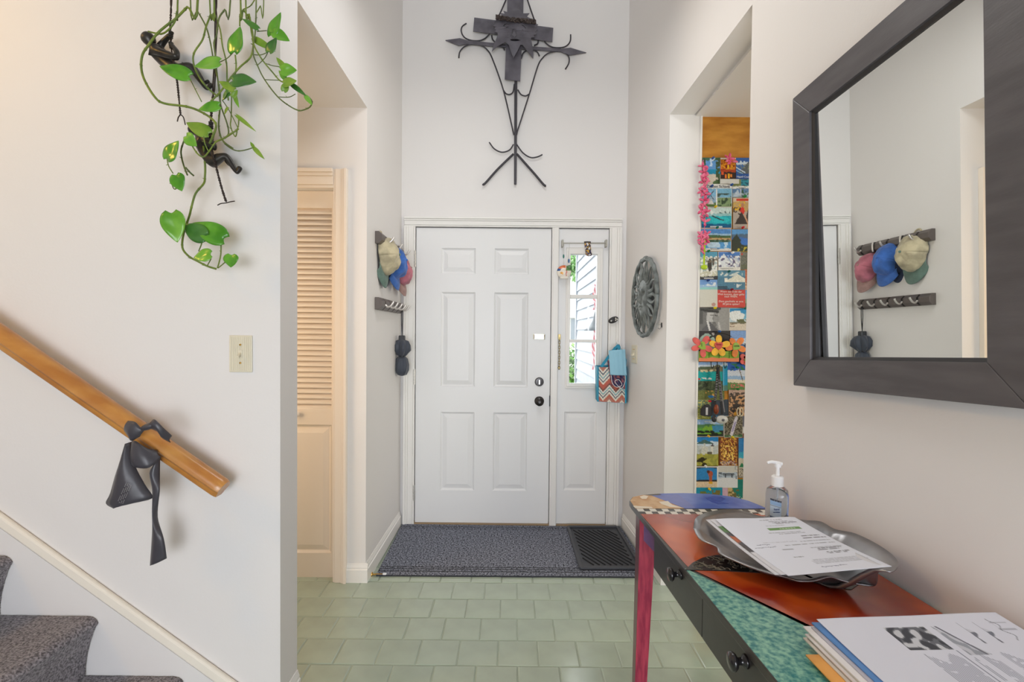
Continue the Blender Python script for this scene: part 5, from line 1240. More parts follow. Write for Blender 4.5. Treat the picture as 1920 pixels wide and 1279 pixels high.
# push pins
PINS = [(1341, 388, (222, 190, 40)), (1344, 427, (30, 110, 90)), (1392, 427, (190, 40, 44)), (1396, 369, (30, 140, 70)), (1373, 474, (236, 236, 236)), (1328, 471, (30, 120, 80)), (1366, 509, (30, 100, 100)), (1327, 526, (40, 70, 140)), (1371.5, 543, (130, 24, 44)), (1340, 577.5, (216, 200, 30)), (1397, 578, (30, 110, 90)), (1348, 621.5, (40, 90, 160)), (1382, 689, (30, 130, 80)), (1382.5, 729.5, (40, 120, 60)), (1330, 752, (200, 40, 50)), (1328, 817.5, (222, 170, 60)), (1373, 819.5, (220, 200, 50)), (1322.5, 874, (226, 226, 226)), (1329.5, 916.5, (226, 190, 40)), (1371, 347, (50, 90, 160)), (1334, 349, (50, 80, 140)), (1336, 297, (50, 80, 140))]
CN = {(222, 190, 40): 'yellow', (30, 110, 90): 'dark green', (190, 40, 44): 'red'}
def cname(c):
    r, g_, b = c
    if min(c) > 200: return 'white'
    if r > 180 and g_ > 150: return 'yellow'
    if r > 120 and g_ < 60: return 'red'
    return 'blue' if b > g_ else 'green'
for x, y, c_ in PINS:
    p = PY(x, y, YP - .0135); best = min(range(len(CARDS)), key=lambda i: abs(y - CARDS[i][1] - 2) + (0 if CARDS[i][0] - 2 < x < CARDS[i][2] + 2 else 200))
    o = MB().lathe([(.0008, .011), (.0008, .001), (.0065, 0), (.0065, -.0015), (.0038, -.004), (.0036, -.010), (.0058, -.013), (.005, -.016)], p, (0, 1, 0), 10).build('push_pin', mat('pin_%d_%d_%d' % c_, c_, rough=.25), smooth=True, angle=40, loc=p)
    side = 'left' if x < (CARDS[best][0] + CARDS[best][2])/2 else 'right'
    tag(o, ' '.join(('%s push pin %s on the %s' % (cname(c_), side, CARDS[best][4])).split()[:16]), 'push pin', 'push pins on the postcard panel')
# pink flower garland
PK = mat('pink_petal', (222, 74, 122), rough=.6, c2=(240, 132, 164), vscale=40); PKD = mat('crimson_heart', (130, 30, 60), rough=.6)
gar = thing('flower_garland', PY(1318, 492, YP - .02), 'pink paper flower garland hanging down the postcard edge', 'garland')
random.seed(5); path = [(1318, 308), (1320, 325), (1322, 337), (1318, 350), (1321, 364), (1318, 380), (1317, 396), (1322, 406), (1321, 416)]
MB().tube(smooth_path([PY(x, y, YP - .014) for x, y in [(1319, 300)] + path + [(1321, 430), (1320, 445), (1317, 470)]]), .0016, 5).build('garland_cord', PK, gar)
def petal(m, c_, ang, L_, w_, fwd):
    d_ = V((cos(ang), 0, sin(ang))); s_ = V((-sin(ang), 0, cos(ang))); f_ = V((0, -1, 0))
    ring = [(0, .15), (.25, .7), (.55, 1), (.82, .7), (1, .05)]
    vs = []
    for t, k_ in ring: b = c_ + d_*L_*t + f_*(fwd*t + .006*sin(pi*t)); vs += [b - s_*w_*k_ - f_*.003*k_, b + f_*.002, b + s_*w_*k_ - f_*.003*k_]
    fs = []
    for i in range(4): fs += [(i*3, i*3 + 1, i*3 + 4, i*3 + 3), (i*3 + 1, i*3 + 2, i*3 + 5, i*3 + 4)]
    m.add(vs, fs)
for (x, y), npet in zip([(1318, 312), (1320, 323), (1322, 332), (1319, 341), (1322, 350), (1317, 359), (1322, 365), (1320, 376), (1321, 384), (1316, 394), (1322, 399), (1320, 408), (1321, 417), (1313, 440), (1319, 443), (1325, 439), (1315, 449), (1323, 450), (1317, 460), (1314, 469), (1367, 299), (1371, 303)], [4, 5, 5, 4, 3, 5, 4, 4, 3, 5, 4, 3, 3, 4, 5, 4, 4, 3, 3, 2, 5, 3]):
    c_ = PY(x, y, YP - .016 - random.uniform(0, .006)); m = MB(); a0 = random.uniform(0, 6.28)
    for k in range(npet): petal(m, c_, a0 + k*2*pi/max(npet, 3) + random.uniform(-.3, .3), random.uniform(.022, .034), random.uniform(.0055, .008), random.uniform(.002, .012))
    fo = m.build('paper_flower', PK, gar, smooth=True, solid=.0008)
# green plastic spoon
LIM = mat('lime_plastic', (176, 206, 40), rough=.3)
sp = thing('plastic_spoon', PY(1321, 503, YP - .02), 'lime green plastic spoon hanging from the pink garland', 'spoon')
MB().bar(PY(1321.5, 450, YP - .024), PY(1320, 496, YP - .022), .009, .003, (0, -1, 0)).build('spoon_handle', LIM, sp, bevel=.001)
MB().ell(PY(1320.5, 501, YP - .022), (.018, .006, .013), 16, 8).build('spoon_bowl', LIM, sp, smooth=True)
# flower sign
SG = YP - .030
sign = thing('flower_sign', PY(1347, 678, SG), 'painted wooden sign with three flowers reading I love oma', 'sign')
def z5(x, y, Y=None): return PY(1290 + x/14.208, 610 + y/14.208, SG if Y is None else Y)
MB().prism([[z5(300, 690), z5(1365, 690), z5(1360, 972), z5(290, 960)]], (0, .008, 0)).build('sign_board', mat('apple_green_paint', (132, 170, 56), rough=.5, var=.08), sign, bevel=.001)
MB().prism([[z5(295, 870, SG - .001), z5(400, 868, SG - .001), z5(500, 880, SG - .001), z5(640, 850, SG - .001), z5(830, 880, SG - .001), z5(960, 858, SG - .001), z5(1110, 885, SG - .001), z5(1362, 870, SG - .001), z5(1358, 972, SG - .001), z5(292, 960, SG - .001)]], (0, .001, 0)).build('orange_border', mat('salmon_paint', (226, 132, 88), rough=.5), sign)
for x in (560, 835, 1105): MB().tube([z5(x, 690, SG - .001), z5(x, 870, SG - .001)], .0014, 5).build('painted_stem', mat('stem_green', (80, 124, 50), rough=.5), sign)
def flower(name, cxy, petals, colr, heart, hcol, words, wcol, dep):
    m = MB()
    for (px_, py_, w_) in petals:
        a = V((cxy[0], cxy[1])); b = V((px_, py_)); d_ = (b - a); L_ = d_.length; d_.normalize(); s_ = V((-d_.y, d_.x)); pts = []
        for i in range(16):
            t = 2*pi*i/16; q = a + d_*(L_*(.56 + .44*cos(t))) + s_*w_*sin(t)*(1 + .15*cos(t)); pts.append(z5(q.x, q.y, dep))
        m.prism([pts], (0, .006, 0))
    f_ = m.build('flower', mat(name, colr, rough=.5, var=.07, vscale=30), sign, bevel=.0012)
    h = MB().prism([[z5(x, y, dep - .004) for x, y in heart]], (0, .005, 0)).build('heart', mat(name + '_heart', hcol, rough=.5), f_, bevel=.001)
    x = sum(p[0] for p in heart)/len(heart); y = sum(p[1] for p in heart)/len(heart)
    text_mesh('sign_word', words, .016 if len(words) > 1 else .026, wallM(z5(x, y - 8, dep - .0046)), mat(name + '_ink', wcol, rough=.6), f_, .0002)
flower('coral_flower', (380, 560), [(140, 340, 75), (545, 290, 80), (655, 670, 80), (420, 860, 78), (100, 640, 72)], (216, 96, 90), [(340, 450), (400, 430), (450, 460), (480, 640), (370, 650), (265, 570), (300, 540), (340, 520)], (150, 180, 70), 'I', (40, 40, 40), SG - .007)
flower('yellow_flower', (825, 560), [(830, 255, 80), (1125, 470, 82), (960, 812, 88), (665, 800, 88), (575, 450, 82)], (240, 184, 60), [(825, 660), (740, 590), (712, 520), (725, 465), (775, 450), (825, 475), (880, 445), (930, 470), (935, 520), (900, 595)], (208, 84, 80), 'love', (120, 30, 40), SG - .010)
flower('orange_flower', (1285, 560), [(1140, 350, 72), (1470, 340, 80), (1540, 680, 80), (1240, 855, 76), (1000, 620, 78)], (232, 134, 66), [(1225, 480), (1280, 455), (1340, 480), (1380, 540), (1410, 600), (1330, 650), (1210, 660), (1200, 570)], (150, 186, 84), 'oma', (40, 40, 40), SG - .007)
MB().ell(z5(585, 400, SG - .010), (.0055, .004, .0055)).build('red_bead', mat('red_bead', (190, 30, 36), rough=.3), sign, smooth=True)
MB().tube(smooth_path([z5(640, 240, SG), z5(830, 205, SG), z5(1000, 235, SG), z5(1160, 300, SG)]), .0016, 5).build('hanging_wire', BLACK, sign)
for x in (615, 780, 955):
    MB().tube(smooth_path([z5(x, 960, SG + .002), z5(x + 5, 1080, SG), z5(x + 25, 1140, SG - .008), z5(x + 55, 1120, SG - .012), z5(x + 65, 1060, SG - .012)]), .002, 6).build('key_hook', BLACK, sign)
m = MB(); a0 = 0
for (px_, py_) in ((1420, 780), (1410, 1000), (1570, 1050), (1560, 820)):
    a = V((1530, 925)); b = V((px_, py_)); d_ = b - a; L_ = d_.length; d_.normalize(); s_ = V((-d_.y, d_.x))
    m.prism([[z5(*(a + d_*(L_*(.62 + .44*cos(2*pi*i/14))) + s_*72*sin(2*pi*i/14)), SG + .012) for i in range(14)]], (0, .005, 0))
pf = thing('flower_magnet', z5(1500, 925, SG + .012), 'small coral wooden flower right of the flower sign', 'flower decoration')
m.build('petals', MATS['coral_flower'], pf, bevel=.001); MB().ell(z5(1535, 925, SG + .010), (.008, .004, .008)).build('flower_centre', mat('lime_centre', (160, 180, 80), rough=.5), pf, smooth=True)
# lanyard with pouch, nut and fob
LN = mat('black_webbing', (40, 38, 42), rough=.7, bump=.1, scale=300); LW = mat('grey_webbing', (128, 124, 128), rough=.7)
def z4(x, y, Y=None): return PY(1310 + x/7.522, 660 + y/7.522, (SG - .004) if Y is None else Y)
la = thing('lanyard', z4(270, 880), 'black printed lanyard with a nut charm hanging from the flower sign', 'lanyard')
def strip(pts, w_, m_, name, dy=0):
    P_ = [z4(x, y, SG - .006 + dy) for x, y in pts]; m = MB()
    for a, b in zip(P_[:-1], P_[1:]): m.bar(a, b, w_, .0022, (0, -1, 0))
    return m.build(name, m_, la)
s1 = strip([(270, 215), (262, 330), (245, 560), (225, 740)], .0125, LN, 'strap'); s2 = strip([(275, 215), (290, 400), (310, 600), (330, 880)], .0110, LN, 'strap', -.003); s3 = strip([(290, 320), (330, 620), (365, 850)], .0055, LW, 'strap', -.001)
LT = mat('white_print', (190, 188, 190), rough=.6); m = MB()
for i in range(16):
    y = 320 + i*24; x = 268 - (y - 330)*.085
    m.bar(z4(x - 18, y, SG - .0085), z4(x + 10, y + (i % 3)*4, SG - .0085), .0016, .0006, (0, -1, 0))
    x = 283 + (y - 400)*.1
    if y > 380: m.bar(z4(x - 8, y + 8, SG - .0115), z4(x + 22, y + 12 - (i % 2)*8, SG - .0115), .0014, .0006, (0, -1, 0))
m.build('strap_print', LT, la)
MB().ell(z4(248, 810, SG - .016), (.014, .010, .026), 14, 10).build('nut_charm', mat('chestnut_wood', (150, 70, 36), rough=.3, c2=(96, 40, 24), vscale=60), la, smooth=True)
po = thing('camera_pouch', z4(100, 910, SG - .01), 'small black zip pouch hanging under the flower sign', 'pouch')
MB().prism([[z4(40, 900, SG - .012), z4(45, 810, SG - .012), z4(95, 755, SG - .012), z4(150, 740, SG - .012), z4(200, 800, SG - .012), z4(195, 900, SG - .012), z4(150, 915, SG - .012)]], (0, .022, 0)).build('pouch_body', mat('black_neoprene', (44, 42, 46), rough=.7), po, bevel=.004)
MB().box(z4(90, 885).x, z4(120, 885).x, SG - .0135, SG - .012, z4(90, 885).z, z4(90, 780).z).build('pouch_tag', LT, po)
fob = thing('key_fob', z4(330, 1010, SG - .016), 'rounded white and grey key fob under the lanyard', 'key fob')
MB().ell(z4(325, 955, SG - .018), (.033, .012, .022), 18, 10).build('fob_body', mat('fob_white', (198, 198, 196), rough=.35), fob, smooth=True)
MB().ell(z4(345, 962, SG - .029), (.009, .003, .007)).build('fob_button', mat('fob_grey', (96, 96, 104), rough=.3), fob, smooth=True)
MB().ell(z4(220, 945, SG - .016), (.015, .010, .018)).build('fob_cap', mat('fob_black', (48, 48, 52), rough=.4), fob, smooth=True)
sc = thing('scissors', z4(580, 900, SG + .008), 'tiny white-handled scissors pinned over the brown animals card', 'scissors')
for s in (-1, 1):
    MB().tube([z4(582 + s*(22 + 20*cos(t)), 845 + 58*sin(t), SG + .010) for t in [2*pi*i/16 for i in range(17)]], .0022, 6).build('finger_loop', mat('cream_plastic', (228, 214, 186), rough=.4), sc)
MB().bar(z4(575, 905, SG + .01), z4(590, 930, SG + .01), .004, .002, (0, -1, 0)).build('blade', CHROME, sc)
# ------------------------------------------------------------------ hanging pothos
YV = 1.565
def za(x, y, Y=YV): return PY(220 + x/4.5675, y/4.5675, Y)
def zb_(x, y, Y=YV): return PY(220 + x/4.2625, 220 + y/4.2625, Y)
plant = thing('pothos_plant', za(560, 900), 'trailing green pothos vines hanging before the stair wall', 'plant')
VINE = mat('vine_green', (116, 134, 46), rough=.5, c2=(92, 112, 48), vscale=40); VIND = mat('vine_dark', (84, 96, 52), rough=.5, c2=(104, 120, 56), vscale=40)
LEAFS = [mat('leaf_a', (66, 132, 28), rough=.28, c2=(98, 164, 44), vscale=16, coat=.25), mat('leaf_b', (84, 148, 34), rough=.3, c2=(122, 178, 58), vscale=14, coat=.25), mat('leaf_c', (104, 142, 40), rough=.35, c2=(136, 164, 60), vscale=18), mat('leaf_dark', (44, 98, 34), rough=.3, c2=(74, 124, 50), vscale=16, coat=.25)]
def hang(p):      # carry the cut-off stem up above the picture
    return [p + V((random.uniform(-.03, .03), 0, .75))]
def vine(pts, r=.0024, m_=None, f=za, Y=YV, up=False):
    random.seed(int(pts[0][0]*7 + pts[0][1]))
    P_ = [f(x, y, Y + .008*sin(i*1.3 + pts[0][0])) for i, (x, y) in enumerate(pts)]
    if up: P_ = hang(P_[0]) + P_
    S_ = smooth_path(P_, 5); m = MB().tube(S_, r, 7)
    for i in range(4, len(S_) - 2, 7):            # nodes with small root stubs
        m.ell(S_[i], (r*1.35,)*3, 6, 4)
        a = random.uniform(0, 6.28); m.tube([S_[i], S_[i] + V((cos(a)*.007, -.003, sin(a)*.004))], [.0011, .0006], 4)
    m.build('stem', m_ or VINE, plant, smooth=True)
vine([(690, -20), (600, 60), (500, 160), (420, 220), (340, 290), (265, 390), (215, 470), (205, 580), (235, 690), (320, 830), (400, 885), (590, 912), (700, 950), (800, 1010), (845, 1070), (825, 1150), (790, 1230)], .0034, up=True, Y=1.53)
vine([(517, -20), (510, 100), (490, 190), (430, 262), (370, 290), (265, 270)], .0026, up=True, Y=1.545)
vine([(625, -20), (690, 100), (760, 230), (800, 380), (830, 560), (860, 680), (880, 800), (885, 900), (940, 1060), (950, 1150), (900, 1190)], .0022, VIND, up=True)
vine([(830, -20), (800, 120), (760, 230), (730, 340), (655, 460), (660, 570), (720, 690), (790, 770), (860, 825)], .0026, up=True, Y=1.54)
vine([(790, -20), (830, 110), (880, 250), (900, 390), (935, 540), (940, 690), (950, 860)], .0022, up=True)
vine([(970, -20), (920, 80), (870, 160), (850, 300), (828, 370), (840, 480), (850, 600), (870, 760), (880, 900), (868, 1080), (900, 1200), (990, 1270)], .0024, VIND, up=True, Y=1.55)
vine([(1055, -20), (1050, 120), (1048, 222)], .0022, up=True)
vine([(1055, -20), (1080, 80), (1130, 160), (1150, 280), (1165, 380), (1140, 490), (1050, 575), (960, 680), (880, 790), (800, 868)], .0026, up=True, Y=1.54)
vine([(1100, -20), (1130, 120), (1160, 280), (1172, 390), (1240, 510), (1330, 620), (1400, 695), (1490, 715)], .0022, up=True, Y=1.53)
vine([(1190, -20), (1188, 130), (1180, 280), (1163, 450), (1200, 560), (1260, 680), (1370, 825), (1470, 905), (1550, 945), (1600, 940), (1650, 915), (1668, 870), (1640, 830)], .0020, VIND, up=True, Y=1.53)
vine([(1180, -10), (1140, 50), (1080, 80)], .0016); vine([(1255, -20), (1225, 50), (1192, 108)], .0016, up=True)
vine([(1010, 470), (1018, 560), (1010, 640)], .0022); vine([(980, 780), (975, 1000), (970, 1080), (1010, 1170), (1030, 1100)], .0018); vine([(870, 535), (940, 500), (995, 445)], .0014, VIND)
vine([(1040, 1000), (1030, 1100), (960, 1150), (900, 1195), (830, 1215)], .0018); vine([(900, 860), (960, 950), (1030, 1090)], .0014, VIND)
vine([(612, 655), (680, 790), (722, 872)], .0014); vine([(1195, 270), (1280, 262)], .0013, VIND); vine([(1165, 468), (1230, 470), (1285, 448)], .0013, VIND); vine([(1200, 558), (1260, 500), (1290, 445)], .0013, VIND)
vine([(1262, 540), (1320, 560), (1388, 572)], .0013, VIND); vine([(1262, 682), (1390, 688)], .0013, VIND); vine([(1372, 830), (1470, 832), (1525, 805)], .0013, VIND)
L2 = dict(f=zb_)
vine([(690, 230), (702, 390), (700, 480), (690, 530), (625, 610), (592, 720), (575, 790), (532, 920), (520, 1040), (570, 1110), (640, 1150), (720, 1190), (790, 1212)], .0032, f=zb_, Y=1.585)
vine([(545, 155), (512, 250), (512, 310), (532, 390), (560, 462)], .0024, VIND, f=zb_, Y=1.57); vine([(545, 400), (580, 440), (612, 468)], .0026, VIND, f=zb_, Y=1.57)
vine([(600, 230), (640, 290), (690, 316), (740, 262), (790, 195), (860, 165), (930, 120), (970, 92)], .0022, f=zb_, Y=1.515)
vine([(690, 150), (700, 210), (730, 275)], .0018, f=zb_, Y=1.51); vine([(810, -20), (815, 100), (850, 200), (930, 260), (1000, 266), (1092, 240)], .0018, VIND, f=zb_)
vine([(398, 335), (410, 390), (445, 448)], .0016, f=zb_); vine([(436, 470), (440, 545), (460, 575), (490, 545)], .0016, VIND, f=zb_)
vine([(682, 970), (670, 1020), (650, 1070)], .0018, f=zb_); vine([(828, 985), (826, 1100), (800, 1205)], .0020, f=zb_); vine([(720, 1185), (750, 1130)], .0016, f=zb_); vine([(805, 1205), (870, 1150), (905, 1100)], .0016, f=zb_)
def leaf(f, base, tip, wz, sc_, mi, Y=YV, roll=0.0, fold=.25, droop=.15):
    B_ = f(*base, Y); T_ = f(*tip, Y); d_ = T_ - B_; L_ = d_.length; d_.normalize()
    W_ = wz/sc_*(Y/FPX); n_ = V((0, -1, 0)); s_ = d_.cross(n_).normalized(); n_ = (Matrix.Rotation(roll, 3, d_) @ n_); s_ = d_.cross(n_).normalized()
    if abs(cos(roll)) > .3: W_ /= abs(cos(roll))
    NA, NC = 14, 8; vs = []
    for i in range(NA + 1):
        t = i/NA
        hw = W_/2*(sin(pi*min(1, t*.97 + .03)**.62))**.85
        if i == NA: hw = .0002
        for j in range(NC + 1):
            c_ = (j/NC - .5)*2
            y = L_*t - .11*L_*abs(c_)**1.4*(1 - t)**3
            h = fold*abs(c_)*hw*.8 - fold*.5*hw*c_*c_ - droop*L_*(t - .4)**2*.5 + .05*hw*sin(9*t + 3*c_)
            vs.append(B_ + d_*y + s_*(c_*hw) - n_*(-h))
    fs = [(i*(NC + 1) + j, i*(NC + 1) + j + 1, (i + 1)*(NC + 1) + j + 1, (i + 1)*(NC + 1) + j) for i in range(NA) for j in range(NC)]
    MB().add(vs, fs).build('leaf', LEAFS[mi], plant, smooth=True, solid=.0006)
s1_, s2_ = 4.5675, 4.2625
for a in [((1000, 445), (1048, 222), 165, 0), ((872, 530), (655, 565), 132, 1), ((615, 650), (355, 562), 132, 0), ((872, 905), (692, 935), 98, 0), ((985, 690), (1190, 698), 138, 3), ((780, 1145), (588, 1045), 120, 2), ((590, 1165), (680, 1252), 108, 1),
          ((1320, 300), (1396, 100), 125, 0), ((1335, 270), (1475, 350), 98, 1), ((1300, 445), (1360, 318), 110, 3), ((1170, 330), (1352, 440), 62, 2), ((1206, 245), (1065, 157), 50, 3), ((1400, 600), (1536, 600), 112, 1), ((1430, 575), (1360, 490), 46, 2),
          ((1440, 670), (1380, 603), 50, 1), ((1425, 715), (1535, 690), 100, 2), ((1425, 780), (1460, 690), 60, 2), ((1490, 720), (1622, 825), 44, 3), ((1612, 822), (1668, 900), 40, 1), ((1000, 770), (868, 695), 72, 2), ((985, 830), (1030, 770), 50, 2), ((1000, 805), (1040, 922), 42, 1), ((1022, 990), (1186, 1125), 34, 2), ((965, 800), (893, 862), 40, 3), ((945, 920), (915, 982), 26, 2), ((940, 775), (900, 860), 36, 3)]:
    leaf(za, a[0], a[1], a[2], s1_, a[3], Y=YV - .045 + .02*sin(a[0][0]), roll=.35*sin(a[0][1]), fold=.3)
for a in [((400, 332), (486, 184), 145, 0), ((468, 462), (515, 590), 124, 0), ((432, 765), (478, 1000), 172, 1), ((700, 955), (518, 860), 150, 3), ((850, 970), (600, 840), 172, 0), ((745, 1095), (608, 1120), 112, 1), ((912, 1100), (906, 1200), 132, 0), ((1092, 245), (1176, 335), 36, 2), ((1090, 240), (1062, 195), 24, 2)]:
    leaf(zb_, a[0], a[1], a[2], s2_, a[3], Y=YV - .03 + .015*sin(a[0][0]), roll=.3*sin(a[0][1]), fold=.3)

# ------------------------------------------------------------------ climbing figurines on twisted wire ropes
BRZ = mat('dark_bronze', (54, 51, 48), rough=.36, metal=.45, bump=.2, scale=60, var=.15, vscale=25)
WIR = mat('rusty_twisted_wire', (58, 48, 44), rough=.5, metal=.5)
def twist(pts, r, name, parent, pitch=.016):
    S_ = smooth_path(pts, 10); m = MB(); acc = 0.0; A, B = [], []
    for i, p in enumerate(S_):
        if i: acc += (p - S_[i - 1]).length
        t = 2*pi*acc/pitch; o = V((cos(t), sin(t), 0))*r; A.append(p + o); B.append(p - o)
    dens = lambda q: smooth_path(q, 2)
    return m.tube(A, r*.95, 6).tube(B, r*.95, 6).build(name, WIR, parent, smooth=True)
def body(parent, joints, edges, name='body'):
    me = bpy.data.meshes.new(name); keys = list(joints); off = WLOC[parent]
    me.from_pydata([tuple(joints[k][0] - off) for k in keys], [(keys.index(a), keys.index(b)) for a, b in edges], [])
    o = bpy.data.objects.new(name, me); COL.objects.link(o); o.parent = parent; WLOC[o] = off; me.materials.append(BRZ)
    sm = o.modifiers.new('skin', 'SKIN'); sm.use_smooth_shade = True
    for i, k in enumerate(keys):
        r = joints[k][1]; me.skin_vertices[0].data[i].radius = (r, r) if not isinstance(r, tuple) else r
    me.skin_vertices[0].data[keys.index('pelvis')].use_root = True
    ss = o.modifiers.new('subd', 'SUBSURF'); ss.levels = 2; ss.render_levels = 2
    return o
def fingers(parent, hand, axis, R_=.0052):
    """four unequal fingers and a thumb closed round the rope at the hand"""
    m = MB(); ax = V(axis).normalized(); u = ax.cross(V((0, 1, 0))).normalized(); w_ = ax.cross(u)
    for k in range(4):
        c_ = hand + ax*(.0055*(1.5 - k)); n_ = 7; span = [4.2, 4.6, 4.4, 3.8][k]
        m.tube([c_ + (u*cos(1 + span*i/n_) + w_*sin(1 + span*i/n_))*R_ for i in range(n_ + 1)], [.0030 - .0001*i for i in range(n_ + 1)], 6)
    m.tube([hand + ax*.008 + (u*cos(5.5 - 2.4*i/5) + w_*sin(5.5 - 2.4*i/5))*R_ for i in range(6)], .0032, 6)
    return m.build('fingers', BRZ, parent, smooth=True)
FYc = 1.600
def q1(x, y, dy=0): return PY(250 + x/9.135, 40 + y/9.135, FYc + dy)
f1 = thing('climber_figurine', q1(680, 880), 'dark bronze climber figurine leaning back on the upper wire rope', 'figurine', 'bronze climbers on the stair wall')
J = {'pelvis': (q1(690, 850), .021), 'belly': (q1(590, 740), .021), 'chest': (q1(450, 580), .026), 'sho': (q1(360, 470), .022), 'neck': (q1(318, 410), .011), 'head': (q1(285, 325), .0225), 'crown': (q1(225, 265), .0220), 'top': (q1(180, 225), .012),
     'nsh': (q1(420, 520, -.026), .014), 'nel': (q1(745, 625, -.034), .0115), 'nfa': (q1(745, 520, -.024), .0088), 'nwr': (q1(668, 415, -.012), .0068), 'nha': (q1(640, 385, -.008), .0068),
     'fsh': (q1(430, 470, .016), .013), 'fel': (q1(500, 370, .014), .0100), 'fwr': (q1(600, 262, .004), .0078), 'fha': (q1(640, 236, 0), .0092),
     'hip': (q1(800, 850, -.012), .020), 'kn': (q1(975, 765, -.018), .0150), 'sh': (q1(1090, 930, -.012), .0100), 'an': (q1(1240, 1140, -.008), .0068), 'he': (q1(1275, 1160, -.004), .0072), 'to': (q1(1350, 1060, 0), .0075),
     'hip2': (q1(800, 830, .014), .018), 'kn2': (q1(1010, 770, .010), .0130), 'an2': (q1(1215, 1060, .014), .0065), 'to2': (q1(1310, 1020, .016), .0065)}
E_ = [('pelvis', 'belly'), ('belly', 'chest'), ('chest', 'sho'), ('sho', 'neck'), ('neck', 'head'), ('head', 'crown'), ('crown', 'top'), ('sho', 'nsh'), ('nsh', 'nel'), ('nel', 'nfa'), ('nfa', 'nwr'), ('nwr', 'nha'), ('sho', 'fsh'), ('fsh', 'fel'), ('fel', 'fwr'), ('fwr', 'fha'), ('pelvis', 'hip'), ('hip', 'kn'), ('kn', 'sh'), ('sh', 'an'), ('an', 'he'), ('he', 'to'), ('pelvis', 'hip2'), ('hip2', 'kn2'), ('kn2', 'an2'), ('an2', 'to2')]
bd = body(f1, J, E_)
fingers(bd, q1(640, 232), (0.1, 0, 1)); fingers(bd, q1(648, 420, -.008), (-.2, 0, 1))
twist([PY(321, -150, FYc), PY(321, 0, FYc), q1(630, 100), q1(640, 240), q1(645, 420), q1(690, 700, -.03), q1(750, 1040), q1(775, 1270), PY(338.5, 216, FYc)], .0020, 'rope', f1)
for p in ((332.5, 228), (347.5, 234)): MB().tube(smooth_path([PY(338.5, 215, FYc), PY((338.5 + p[0])/2 + (1 if p[0] > 338 else -1), 220, FYc), PY(*p, FYc)]), .0018, 5).build('rope_fork', WIR, f1)
def q2(x, y, dy=0): return PY(330 + x/6.393, 200 + y/6.393, FYc + dy)
f2 = thing('climber_figurine', q2(400, 690), 'dark bronze climber figurine seated on the lower wire rope', 'figurine', 'bronze climbers on the stair wall')
J = {'pelvis': (q2(385, 660), .024), 'belly': (q2(360, 570), .021), 'chest': (q2(335, 460), .026), 'sho': (q2(315, 380), .021), 'neck': (q2(280, 325), .011), 'head': (q2(235, 285), .022), 'crown': (q2(200, 250), .0205), 'top': (q2(180, 228), .010),
     'fsh': (q2(350, 380, .012), .0125), 'fel': (q2(375, 310, .010), .0095), 'fwr': (q2(398, 255, .002), .0080), 'fha': (q2(415, 225, 0), .0085),
     'nsh': (q2(370, 420, -.020), .0135), 'nel': (q2(475, 500, -.024), .0115), 'nwr': (q2(445, 440, -.012), .0075), 'nha': (q2(425, 410, -.006), .0075),
     'hip': (q2(440, 680, -.010), .021), 'th': (q2(520, 620, -.014), .0150), 'kn': (q2(600, 580, -.014), .0125), 'sh': (q2(640, 650, -.010), .0110), 'an': (q2(720, 775, -.008), .0075), 'he': (q2(735, 795, -.008), .0080), 'to': (q2(775, 715, -.004), .0090),
     'hip2': (q2(440, 660, .014), .018), 'kn2': (q2(575, 580, .014), .0115), 'an2': (q2(640, 700, .018), .0065), 'to2': (q2(690, 690, .018), .006)}
E2 = [('pelvis', 'belly'), ('belly', 'chest'), ('chest', 'sho'), ('sho', 'neck'), ('neck', 'head'), ('head', 'crown'), ('crown', 'top'), ('sho', 'fsh'), ('fsh', 'fel'), ('fel', 'fwr'), ('fwr', 'fha'), ('sho', 'nsh'), ('nsh', 'nel'), ('nel', 'nwr'), ('nwr', 'nha'), ('pelvis', 'hip'), ('hip', 'th'), ('th', 'kn'), ('kn', 'sh'), ('sh', 'an'), ('an', 'he'), ('he', 'to'), ('pelvis', 'hip2'), ('hip2', 'kn2'), ('kn2', 'an2'), ('an2', 'to2')]
bd = body(f2, J, E2)
fingers(bd, q2(418, 225), (-.05, 0, 1)); fingers(bd, q2(422, 400, -.004), (0, 0, 1))
twist([PY(405, -150, FYc), PY(405, 0, FYc), PY(404, 100, FYc), PY(399, 190, FYc), q2(425, 60), q2(418, 230), q2(425, 420), q2(440, 580, -.03), q2(480, 720, -.02), q2(540, 950), q2(600, 1140)], .0024, 'rope', f2)
MB().tube(smooth_path([q2(498, 1182), q2(540, 1162), q2(600, 1155), q2(650, 1142), q2(704, 1133)]), .0018, 5).build('rope_crossbar', WIR, f2)

# ------------------------------------------------------------------ outdoors seen through the sidelight
SID = mat('white_siding', (150, 156, 166), rough=.6)
gw = thing('clapboard_wall', (1.0, 5.7, 0), 'white clapboard house wall outside the sidelight', 'house wall')
gy = FPX*1.0/(1082 - 962)
for i in range(26):
    z = -.1 + .15*i; MB().hexa([(.985, 3.62, z), (1.03, 3.62, z), (1.03, gy, z), (.985, gy, z), (1.004, 3.62, z + .155), (1.03, 3.62, z + .155), (1.03, gy, z + .155), (1.004, gy, z + .155)]).build('siding_board', SID, gw)
MB().box(.975, 1.06, gy, gy + .09, -.1, 3.9).build('corner_board', SID, gw)
tag(MB().box(-8, 10, 3.61, 40, -.2, -.12).build('porch_ground', mat('pale_concrete', (170, 168, 162), rough=.8, bump=.1, scale=20)), 'pale concrete ground outside the front door', 'ground', kind='structure')
fh_ = thing('neighbour_house', (1.7, 13, -.12), 'pale distant house seen through the left edge of the sidelight', 'house')
MB().box(.6, 4, 13, 16, -.12, 3.2).build('house_wall', mat('pale_stucco', (214, 214, 210), rough=.7), fh_)
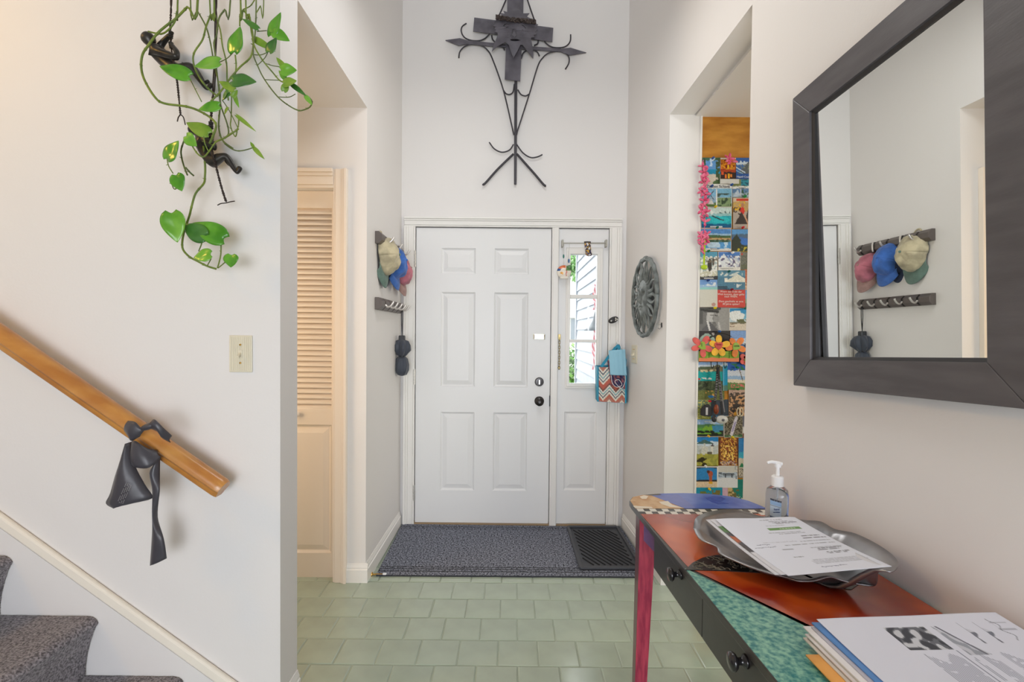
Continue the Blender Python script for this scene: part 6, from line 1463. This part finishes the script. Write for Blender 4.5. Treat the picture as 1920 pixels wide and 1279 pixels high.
w0, w1 = PY(1070.5, 598, 12.98), PY(1078, 640, 12.98)
MB().box(w0.x, w1.x, 12.96, 12.999, w1.z, w0.z).build('house_window', mat('grey_window', (120, 128, 136), rough=.2), fh_)
e0, e1 = PY(1066, 590, 12.9), PY(1082, 596, 12.9)
MB().box(e0.x, e1.x, 12.9, 13, e1.z, e0.z).build('window_head', mat('grey_lintel', (190, 192, 194), rough=.6), fh_)
def bush(name, c_, r_, n_, label, col):
    random.seed(n_); b = thing(name, (c_[0], c_[1], c_[2] - r_[2]), label, 'shrub' if 'shrub' in label else 'tree'); m = MB()
    for i in range(n_):
        d_ = V((random.gauss(0, 1), random.gauss(0, 1), random.gauss(0, 1))).normalized()*random.uniform(.5, 1)
        p = V(c_) + V((d_.x*r_[0], d_.y*r_[1], d_.z*r_[2])); a = V((random.uniform(-1, 1), random.uniform(-1, 1), random.uniform(-1, 1))).normalized(); s_ = a.cross(V((0, 0, 1))).normalized(); L_ = random.uniform(.06, .12)
        m.add([p, p + a*L_*.5 + s_*L_*.3, p + a*L_, p + a*L_*.5 - s_*L_*.3], [(0, 1, 2, 3)])
    tag(m.build('foliage', mat(name + '_leaf', col, rough=.6), b), kind='stuff')
    MB().tube([(c_[0] + .9, c_[1], -.12), (c_[0] + .6, c_[1], c_[2]*.8), (c_[0] + .05, c_[1], c_[2])], [.05, .03, .008], 8).build('trunk', mat('bark', (96, 80, 66), rough=.9), b)
p = PY(1073, 690, 9.0); bush('garden_shrub', (p.x + .02, 9.0, p.z - .1), (.3, .3, .5), 1500, 'green garden shrub low outside the sidelight', (120, 170, 84))
p = PY(1071, 488, 11); bush('garden_tree', (p.x, 11, p.z), (.25, .3, .45), 1200, 'pale green tree branch high outside the sidelight', (130, 176, 110))
bcn = PY(1117, 620, 4.6)
bell = thing('hanging_bell', bcn, 'grey bell-shaped garden hanging with red ribbons outside the sidelight', 'garden ornament')
GB = mat('zinc_grey', (96, 102, 108), rough=.5)
MB().lathe([(.105, 0), (.106, .006), (.060, .035), (.030, .09), (.018, .15), (.004, .19)], bcn, (0, 0, 1), 28).build('bell_body', GB, bell, smooth=True)
for dz0, dz1 in ((.19, .42), (-.36, .0)):
    def rb(u, v): z = bcn.z + dz0 + (dz1 - dz0)*v; return V((bcn.x - .012 + .03*(u - .5) + .008*sin(v*9), 4.6 + .02*cos(v*9), z))
    m = MB(); cols = []; colour_grid(m, cols, rb, lambda u, v: (216, 130, 138) if (v*5 + u) % 1 < .6 else (236, 228, 230), 6, 40); m.build('ribbon', paint_mat(.7), bell, cols=cols, solid=.002)
MB().tube([(bcn.x, 4.6, bcn.z + .15), (bcn.x, 4.6, 2.6), (1.0, 4.6, 2.6)], .004, 6).build('hanging_bracket', BLACK, bell)
